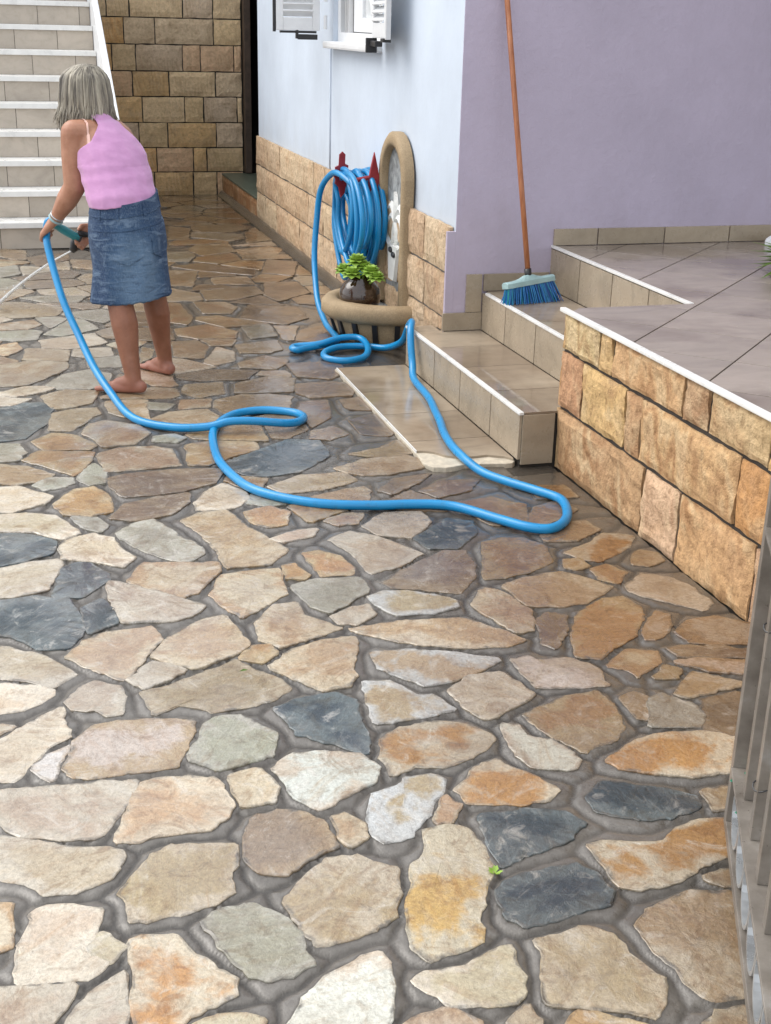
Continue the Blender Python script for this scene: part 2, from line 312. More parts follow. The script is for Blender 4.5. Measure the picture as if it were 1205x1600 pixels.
STONES = """
t -184 5983 -125 5964 4 5971 77 6066 188 6237 182 6349 13 6403 -124 6348 -187 6351
g 131 5875 269 5848 344 5913 384 6091 291 6195 172 6132 84 5955
p -163 5798 -58 5778 70 5829 107 5887 73 5918 -16 5935 -105 5851 -163 5855
p -173 5632 -73 5631 6 5713 -123 5782 -175 5759
s -177 5141 -125 5130 -30 5147 54 5319 94 5548 78 5640 -30 5662 -125 5584 -180 5550
t 99 5554 166 5562 264 5604 306 5802 159 5830 53 5756
t 74 5234 149 5210 207 5288 282 5441 278 5529 192 5528 96 5478
t 330 5448 389 5368 477 5299 499 5612 412 5629 333 5616
g 505 5466 568 5436 616 5516 500 5575
b 690 5949 788 5888 1001 5889 1079 6024 881 6083 689 6021
t 684 5697 737 5603 857 5655 877 5851 706 5823
t 918 5651 1063 5623 1175 5632 1231 5845 1116 5896 937 5798
t 789 5445 816 5333 1002 5303 1092 5331 1146 5541 1058 5597 932 5610 810 5551
t 523 5207 741 5163 777 5239 750 5417 583 5398 495 5296
t 204 5160 284 4962 390 4970 466 5107 432 5226 301 5318 234 5282
o 35 4970 214 4948 242 4986 172 5136 85 5185 4 5094
g -158 4862 -60 4863 -34 4942 -57 5062 -159 5084
g 472 4998 567 4963 601 5017 562 5072 479 5058
o 69 4742 141 4635 203 4781 228 4901 17 4954 -39 4859
t 261 4661 378 4663 540 4682 525 4768 526 4883 464 4925 334 4937 244 4884
g 187 4524 240 4537 253 4663 219 4764 174 4706 155 4593
t -173 4638 -79 4586 24 4601 66 4664 -36 4777 -174 4833
g 26 4505 75 4509 134 4559 129 4605 51 4627 -5 4566
b 264 4483 303 4373 510 4386 634 4453 698 4595 549 4621 357 4620 264 4583
p -170 4309 -89 4303 25 4368 49 4421 -64 4553 -172 4564
o 87 4242 167 4203 241 4231 248 4378 201 4496 129 4475 58 4338
b 311 4128 436 4166 510 4263 530 4352 409 4336 295 4286 239 4165
o 573 4675 648 4660 728 4726 863 4813 865 4902 700 4951 598 4927
s 723 4590 770 4514 841 4486 974 4510 1122 4672 1125 4863 1004 4903 853 4785 730 4684
p 539 4188 664 4183 725 4263 722 4335 664 4434 607 4384 541 4256
g 784 4169 864 4186 799 4247 748 4301 721 4217
p -169 4125 -41 4105 77 4014 129 4053 57 4227 -38 4269 -170 4277
s -166 3824 -52 3856 34 3898 48 3991 -35 4063 -168 4109
g 146 4101 194 4049 220 4106 188 4176 115 4203
g 290 3908 364 3796 434 3734 497 3785 498 3842 452 3931 418 4010 371 4126 308 4097 247 4027
p 63 3845 156 3805 241 3741 281 3805 251 3859 225 3981 171 4034 83 3993 59 3921
p -164 3595 -89 3586 7 3613 54 3792 42 3840 -39 3831 -166 3788
s 25 3560 101 3542 186 3648 183 3692 160 3750 129 3811 67 3780
t 517 3977 552 3772 556 3661 686 3658 768 3762 727 3870 665 4007 630 4168 542 4154 473 4092
c 309 3544 393 3475 436 3498 522 3641 531 3703 412 3726 303 3745 251 3624
p 195 3426 213 3346 335 3317 409 3346 447 3391 320 3525 198 3636 183 3606
o 703 4016 747 3974 809 3993 837 4095 783 4164 691 4127
b 1250 5884 1398 5813 1519 5941 1496 6126 1256 6125
b 1187 5591 1241 5503 1420 5507 1489 5651 1405 5749 1220 5744
b 1129 5271 1143 5065 1247 5178 1293 5456 1176 5441
t 1108 4913 1177 4883 1267 4943 1235 5046 1129 5003
t 1137 4471 1202 4418 1297 4411 1437 4461 1465 4553 1427 4609 1239 4592 1113 4516
t 859 4290 1010 4299 1155 4368 1134 4458 962 4461 825 4371
b 1244 4195 1367 4292 1445 4374 1297 4351 1210 4238
b 1402 4131 1539 4180 1612 4286 1462 4290 1358 4207
t 1049 4119 1135 4135 1167 4236 1162 4298 1090 4281 951 4222
t 988 3937 1046 3935 1088 4019 1028 4033 945 3985
p 1097 3819 1194 3779 1294 3898 1285 3999 1160 4015 1062 3906
s 1221 3677 1310 3657 1421 3774 1433 3878 1356 3912 1201 3761
o 1496 3825 1616 3827 1677 3982 1589 4077 1446 4060
p 973 3694 985 3519 1083 3557 1182 3638 1079 3809 1003 3871 922 3823
o 834 3541 919 3526 934 3572 922 3667 869 3727 811 3730
o 728 3539 774 3528 787 3552 763 3638 733 3636
p 772 3839 873 3865 899 3921 844 3922 738 3868
b 1024 3403 1101 3377 1203 3320 1282 3422 1323 3540 1322 3625 1265 3638 1124 3548 1000 3443
g 750 3327 792 3278 866 3332 943 3405 935 3492 811 3503 722 3480
C 950 3265 984 3218 1087 3202 1167 3226 1169 3262 1140 3302 1053 3358 981 3374 930 3342
t 570 3144 610 3093 685 3120 797 3163 706 3275 710 3355 642 3351 575 3252
p 798 3193 848 3184 911 3235 909 3290 862 3288 795 3246
T 935 3052 1079 2976 1215 2954 1280 2976 1230 3048 1162 3139 1074 3159 969 3168 914 3159 823 3150
t 609 2909 673 2826 736 2842 767 2884 769 2948 809 3033 820 3100 723 3095 640 3059 561 2984
C 839 2912 879 2858 936 2788 1002 2803 1093 2833 1168 2881 1035 2959 942 2988 847 2997
t 1318 4612 1453 4632 1494 4706 1448 4807 1348 4722 1207 4678
b 1328 4925 1429 4873 1510 4985 1480 5195 1320 5123
b 1362 5289 1494 5245 1606 5313 1567 5510 1358 5436
t 1666 3790 1740 3828 1842 3907 1824 4005 1710 3959 1609 3792
t 1626 3653 1722 3632 1838 3709 1831 3786 1766 3790 1627 3694
O 1673 3486 1729 3454 1865 3540 1928 3637 1836 3668 1765 3602 1646 3540
o 1353 3498 1318 3402 1372 3400 1462 3421 1567 3481 1597 3601 1561 3690 1481 3701 1409 3677
o 1823 3405 1864 3377 1928 3409 1937 3474 1895 3503 1849 3465
o 1594 3420 1622 3404 1668 3421 1669 3477 1616 3480
o 1672 3313 1705 3288 1767 3353 1735 3416 1678 3392
t 1377 3187 1452 3162 1546 3165 1674 3252 1636 3317 1565 3396 1430 3376 1354 3333
p 1723 3215 1751 3167 1815 3103 1877 3041 1920 3079 1917 3196 1888 3272 1823 3326 1725 3257
o 1420 2951 1387 2854 1440 2824 1497 2876 1583 2927 1671 3041 1696 3114 1672 3185 1592 3170 1485 3084
b 1326 2944 1346 2911 1400 2984 1453 3099 1408 3125 1362 3082
c 1620 2904 1645 2898 1706 2942 1751 3030 1727 3059 1640 2958
c 1733 2856 1798 2834 1881 2821 1960 2810 2021 2899 1953 2930 1886 2991 1794 2982 1721 2924
b 1660 2783 1826 2744 1888 2716 1919 2756 1847 2780 1789 2819 1654 2837
c 1693 2695 1769 2664 1827 2638 1866 2681 1809 2721 1712 2754 1634 2759
t 1245 3117 1280 3029 1322 3032 1362 3151 1349 3226 1330 3288 1287 3331 1218 3232
w 1210 2784 1215 2719 1329 2692 1397 2689 1401 2738 1392 2806 1350 2842 1262 2850 1254 2878 1202 2870
c 1481 2758 1495 2706 1588 2773 1606 2823 1533 2851 1440 2781
o 1537 2687 1591 2678 1622 2712 1596 2744
p 998 2653 1027 2588 1101 2628 1132 2639 1185 2682 1146 2806 1060 2809 984 2747
o 1136 2540 1160 2469 1204 2398 1293 2428 1336 2481 1362 2588 1348 2651 1271 2645 1197 2616 1131 2586
b 1400 2510 1413 2496 1465 2587 1450 2627 1403 2614
g 1409 2465 1526 2437 1563 2482 1563 2529 1511 2598 1472 2583
b 1538 2416 1592 2381 1658 2360 1767 2527 1705 2566 1605 2548
w 1043 2435 1050 2368 1151 2330 1171 2363 1146 2451 1091 2485 1084 2541 1056 2559
O 1257 2303 1319 2268 1415 2235 1498 2234 1561 2228 1636 2343 1578 2368 1519 2404 1419 2419 1310 2391 1239 2337
s -178 3364 -91 3316 -17 3223 48 3212 93 3301 95 3364 68 3524 -33 3566 -180 3559
s 109 3352 115 3292 154 3321 187 3338 187 3407 156 3504 106 3457
c 480 3467 508 3369 544 3303 586 3333 687 3429 698 3523 709 3617 638 3617 531 3601
t 317 3061 364 3020 485 3078 526 3128 504 3218 487 3320 413 3290 314 3193 267 3114
o 545 3014 587 3050 583 3110 537 3113 493 3053
t 242 2810 301 2839 353 2817 376 2785 488 2794 524 2806 585 2853 549 2932 518 2961 478 3034 365 2979 290 2937 220 2919
C 765 2735 760 2638 859 2640 961 2655 930 2733 890 2739 846 2830 783 2838
g 352 2515 441 2538 479 2546 503 2641 483 2674 440 2741 393 2752 352 2727 298 2573
p -167 2460 -127 2424 -88 2367 -2 2337 59 2324 74 2332 100 2375 145 2452 163 2510 88 2525 -57 2534 -127 2536 -168 2536
T 139 2385 109 2294 147 2287 170 2304 252 2299 294 2295 343 2337 353 2370 336 2483 231 2511 190 2501 166 2490
p 375 2413 382 2365 409 2364 450 2367 463 2413 440 2497 371 2483
c -156 2782 -127 2796 -95 2819 -157 2843
O 869 2261 935 2237 1037 2228 1074 2253 1039 2326 1008 2364 979 2405 926 2379 856 2311
b 369 2142 391 2119 421 2105 471 2145 543 2174 533 2247 509 2299 445 2322 407 2312 375 2265 356 2180
s 858 2094 856 2027 913 2048 1015 2076 1074 2121 1049 2169 987 2197 920 2198 874 2204
w 351 1631 485 1597 503 1653 527 1698 538 1760 553 1805 543 1835 496 1822 441 1790 398 1760 359 1708 348 1692
g 268 1925 296 1852 332 1814 370 1816 413 1840 403 1873 412 1901 393 1970 368 2000 344 2023 284 2025 243 1996
c 526 1587 640 1557 662 1629 624 1667 558 1656 543 1642
t 738 1532 763 1602 759 1636 712 1604 681 1547
p -158 1762 -69 1739 -57 1796 -40 1821 -15 1854 -5 1884 -67 1895 -128 1904 -160 1907
p 54 1874 20 1839 -19 1786 -35 1730 68 1704 82 1896
O 108 1874 103 1840 98 1756 117 1706 155 1741 214 1780 266 1793 269 1828 246 1863 208 1909 183 1970 127 1984 109 1978
c 284 1648 300 1721 276 1734 226 1747 194 1731 179 1675
s 817 1867 831 1841 902 1846 1014 1866 1034 1895 1030 1953 1006 1990 930 1985 856 1973 818 1947
t 1119 1435 1157 1517 1123 1540 1080 1540 1040 1519 1001 1465
t 114 3066 183 3002 225 3081 297 3210 282 3290 159 3282 96 3240 50 3159
p -160 3105 -55 3049 4 3001 54 3055 36 3097 -18 3175 -104 3248 -162 3276
p -159 2902 -74 2897 -3 2959 -2 2980 -61 3024 -160 3053
p 47 2874 101 2864 130 2826 160 2830 172 2905 158 2968 110 3008 69 2977 39 2914
p 228 2942 270 2962 340 3016 298 3052 265 3071 194 2997
p -156 2588 -99 2583 -59 2650 -22 2711 28 2740 18 2817 16 2888 -60 2825 -127 2757 -157 2733
w -36 2587 -15 2565 -1 2626 22 2700 -18 2668 -54 2620
W 32 2567 105 2554 185 2559 260 2555 313 2693 321 2745 238 2775 153 2783 90 2778 44 2715 19 2602
s 556 2684 565 2622 644 2566 698 2504 713 2539 717 2656 731 2753 701 2796 614 2798 535 2761
O 734 2473 731 2407 796 2428 850 2412 930 2438 1008 2494 1000 2523 969 2582 896 2605 802 2595 748 2552
w 488 2455 500 2369 542 2312 605 2345 678 2390 702 2441 678 2505 599 2534 519 2533 474 2487
C 636 2248 634 2190 646 2160 703 2175 756 2236 816 2310 840 2360 818 2378 754 2379 737 2355 667 2337
t 560 2200 570 2167 611 2188 614 2228 588 2275 566 2274
t 772 2199 810 2198 838 2251 822 2292 791 2244
Y 723 2109 687 2071 664 2017 636 1932 619 1882 613 1832 628 1795 682 1803 733 1821 747 1850 741 1871 770 1926 803 1982 829 2028 831 2098 819 2164 794 2179 748 2175
T 424 1931 444 1886 492 1890 546 1901 597 1929 626 2012 643 2069 616 2087 574 2124 518 2127 444 2063 409 2016
p 619 1704 634 1673 711 1659 756 1663 770 1712 780 1795 743 1779 687 1756 608 1758 581 1743
p -153 2244 -73 2201 -48 2164 15 2152 68 2174 101 2209 110 2255 84 2273 -13 2301 -61 2333 -128 2363 -154 2370
T 129 2165 103 2121 113 2090 112 2037 136 2031 200 2036 271 2052 309 2077 310 2135 329 2160 339 2226 271 2239 208 2250 175 2227
p -71 2056 -92 2010 -93 1915 -29 1910 25 1902 53 1929 35 1940 25 1982 44 2033 52 2082 12 2107 -42 2114 -68 2101
p 37 1940 62 1935 88 1965 52 2010 30 1979
c -151 2006 -117 2016 -110 2079 -112 2140 -152 2157
s 1129 2158 1207 2110 1277 2101 1358 2123 1363 2161 1323 2189 1237 2238 1186 2260 1134 2217
O 1060 1955 1064 1911 1100 1894 1138 1892 1201 1899 1254 1931 1312 1948 1371 1964 1427 2041 1378 2064 1313 2067 1268 2053 1217 2016 1149 2025 1113 2046 1062 2044
t 832 1745 792 1644 862 1612 938 1584 966 1560 989 1592 1017 1637 999 1672 986 1719 982 1758 962 1794 929 1803 885 1794 840 1794
T 1043 1723 1055 1676 1068 1607 1085 1575 1135 1573 1183 1589 1256 1702 1300 1800 1256 1831 1192 1854 1140 1839 1085 1824 1045 1781
t 1271 1858 1308 1856 1328 1881 1292 1899 1243 1887
t 1383 2097 1449 2097 1487 2151 1448 2173 1392 2172
t -122 9489 -17 9336 50 9326 49 9704 -121 9826
g -122 8674 -2 8776 -20 9114 -122 9043
b 126 9049 344 9284 342 9566 60 9417
t 359 8972 515 8863 524 9212 360 9282
t 445 8026 474 8057 480 8349 352 8294
g 133 7839 326 7807 374 7968 205 8031 -6 7996
t -148 7538 -51 7431 182 7451 241 7658 -21 7864 -149 7885
c -147 7134 16 7133 90 7232 57 7354 -147 7274
g 106 6981 197 6938 393 7067 335 7306 277 7375
c -146 6599 -92 6542 -20 6672 -46 6826 -124 6765
p 96 6675 239 6625 416 6743 362 6963 79 6855
p 232 6488 307 6432 427 6452 421 6627 248 6615
g 294 6243 447 6214 449 6442 303 6399
t 545 6285 598 6367 640 6551 589 6610
t 1023 7369 1163 7345 1232 7525 1175 7667 1003 7695
o 805 7165 884 7094 931 7262 907 7677 859 7719
o 801 6831 907 6732 1086 6726 1125 6882 993 7075 809 6993
t 731 6366 849 6321 916 6551 880 6711 750 6708
w 895 6174 1006 6245 1026 6432 973 6540 858 6226
t 1017 6106 1170 6033 1270 6195 1177 6307 1021 6196
g 1176 6684 1320 6738 1331 7016 1179 6985
t 1067 6400 1207 6374 1284 6434 1300 6635 1073 6573
c 1571 9346 1829 9310 1927 9547 1838 9662 1563 9545
t 1379 10444 1600 10358 1825 10509 1823 10821 1402 10745
t 1216 9558 1286 9316 1546 9473 1554 9845 1300 9793
t 1206 8235 1461 8195 1452 8473 1227 8467
b 1189 8720 1517 8504 1554 8708 1231 9019 1017 8918
t 921 8242 1056 8183 1159 8725 937 8758
t 1092 7748 1252 7722 1464 7897 1448 8121 1091 8030
b 1466 7841 1516 7647 1752 7860 1741 8235 1540 8231
b 1206 7215 1423 7000 1585 7150 1573 7467 1322 7575
b 1406 6616 1570 6534 1751 6661 1735 7004 1486 6874
b 1592 8575 1769 8465 1906 8967 1720 9086
t 1707 9839 1977 9967 2031 10423 1787 10394
t 1139 10076 1274 10059 1367 10626 1221 10767
g 1813 8434 1761 8376 1781 8112 1900 8109 1900 8420
b 29 8523 41 8291 85 8259 321 8307 398 8372 336 8562
t 1045 11998 1346 11916 1491 12070 1443 12207 1340 12269 1188 12234
o 1169 9999 1121 9857 1167 9797 1566 9878 1577 9930 1400 10062
p 41 9050 14 9038 30 8740 259 8888 120 9019
p 828 9141 895 9172 918 9444 848 9483 543 9331
t 1188 11491 1157 11355 1380 11221 1563 11375 1572 11470
c 1377 12674 1361 12298 1456 12241 1689 12408 1686 12492
p 465 7610 613 7492 808 7505 828 7712 727 7821 491 7780
g 441 7226 584 7469 442 7583 233 7521 223 7486
b 371 5770 529 5839 430 6089 343 5805
o 1628 11607 1638 11553 1900 11531 1900 11817 1695 11772
g 500 8729 722 8662 819 8724 733 8943 577 8951
o 1900 11111 1769 11127 1592 10953 1641 10819 1900 10865
t 1900 2615 1811 2606 1783 2447 1888 2385 1900 2385
b 1036 8056 1042 8048 1360 8129 1114 8245
o 1247 9258 1191 9087 1349 8967 1523 9114 1526 9357 1492 9403
g -229 8224 5 8295 -8 8533 -71 8629 -119 8642 -273 8613 -373 8503
b 420 6853 724 6725 762 6757 767 6764 781 7034 457 7096 382 7007
b -373 6653 -409 6613 -290 6372 -46 6394 -44 6423 -229 6656
p 1900 9897 1582 9746 1581 9723 1900 9685
p 845 8698 740 8631 676 8385 892 8270 905 8688
b 1197 1444 1253 1395 1285 1395 1377 1523 1371 1569 1260 1636 1184 1543
t 872 5232 942 5140 1105 5186 1097 5301
p 751 7847 839 7752 1002 7727 1062 7755 1061 7963 924 8146 755 7997
o 1900 11495 1632 11518 1610 11481 1599 11372 1772 11163 1900 11147
p 657 6362 510 6203 685 6051 896 6120 751 6326
o 1612 8263 1764 8433 1583 8545 1484 8403 1489 8260
o 1544 9084 1364 8933 1595 8711 1673 9023
t 1364 11748 1169 11582 1187 11527 1582 11506 1604 11540 1593 11598
o 1708 12377 1479 12212 1527 12078 1594 12043 1900 12131 1900 12244
o 924 4915 917 5113 853 5197 623 5053 635 5002
b 1361 1833 1525 1783 1557 1823 1565 1877 1478 1998 1355 1918
p 1322 10166 1596 9960 1708 10053 1739 10271 1364 10418
p 328 8272 101 8225 123 8092 398 7992 414 8022
b 1623 7547 1900 7433 1900 7767 1716 7787 1614 7694
o 1900 8831 1806 8487 1817 8470 1900 8457
c -160 9380 -187 9373 -238 9297 -227 9075 -170 9046 66 9210 57 9261
p 1359 6978 1347 6645 1362 6637 1380 6635 1482 6962
t 912 9141 839 9107 765 8960 834 8784 932 8788 1048 9078
o 694 4512 676 4473 760 4329 776 4326 827 4459
t 1561 9317 1560 9122 1900 9110 1900 9269
p 1900 12093 1615 12012 1693 11808 1900 11854
g -262 7105 -282 7004 -36 6859 60 6878 87 7058 40 7103
t 1900 12694 1722 12496 1725 12409 1900 12288
p 155 9036 297 8902 329 8895 330 9224
t 368 8581 429 8393 566 8358 640 8389 703 8630 420 8716
b 1531 2084 1681 2179 1681 2182 1674 2188 1507 2203
b 1144 8486 1388 8519 1396 8548 1183 8688
b 506 8155 508 8139 735 8026 909 8181 909 8181 894 8229 655 8356 509 8296
b 804 7469 618 7456 431 7138 766 7073
b 1107 5149 953 5106 959 4950 1005 4935 1115 5031
t 15 6673 8 6661 -7 6441 187 6379 216 6601
o 1046 4078 938 4192 856 4147 893 3990
b 1412 4056 1318 4215 1151 4083 1149 4077 1385 3996
o 959 7249 946 7197 1083 6996 1333 7047 1078 7300 968 7281
c -247 8158 -246 7932 -100 7908 74 8172 64 8229 20 8262 -227 8187
t 552 5810 317 5707 311 5680 615 5620 655 5668 651 5773
t 656 5580 635 5434 759 5448 783 5568
g 1198 9510 954 9440 931 9172 1148 9072 1243 9358
b 366 7598 430 7617 451 7756 89 7816
p -248 7603 -428 7470 -446 7324 -280 7206 -58 7383 -55 7391
b 1659 2258 1698 2216 1853 2364 1740 2431 1664 2312
b 292 8866 -26 8661 -36 8641 19 8558 336 8598 390 8738 349 8855
b 1274 1670 1385 1603 1508 1726 1511 1750 1334 1803
t 1736 2602 1744 2616 1649 2692 1550 2596 1568 2572
g 548 8988 735 8979 803 9115 555 9279
t 1900 8073 1776 8076 1783 7816 1900 7803
t 1900 10609 1824 10428 1900 10438
c 436 6171 565 5843 641 5815 663 5830 658 6026 468 6192
b -476 8947 -274 8649 -152 8672 -152 8996 -245 9044
b 1517 7524 1437 7836 1216 7653
t 1104 6007 1071 5950 1220 5883 1222 5999
t 1389 11011 1283 10929 1253 10786 1264 10768 1278 10753 1605 10812 1557 10944
o 836 1604 793 1552 783 1404 945 1309 983 1429 938 1542
g 238 7360 199 7422 72 7412 145 7145
o 1900 4147 1765 4167 1745 4043 1900 4027
c 619 6731 503 6779 412 6699 514 6534
b -299 6973 -329 6943 -361 6689 -182 6693 -119 6866
g 1516 12043 1370 11889 1380 11781 1601 11636 1662 11787 1577 12011
c 419 7956 402 7924 483 7815 716 7855 719 7994 540 8083
t 1090 6696 913 6702 942 6576 1035 6561
o 1578 11340 1400 11191 1404 11044 1566 10978 1738 11147
"""
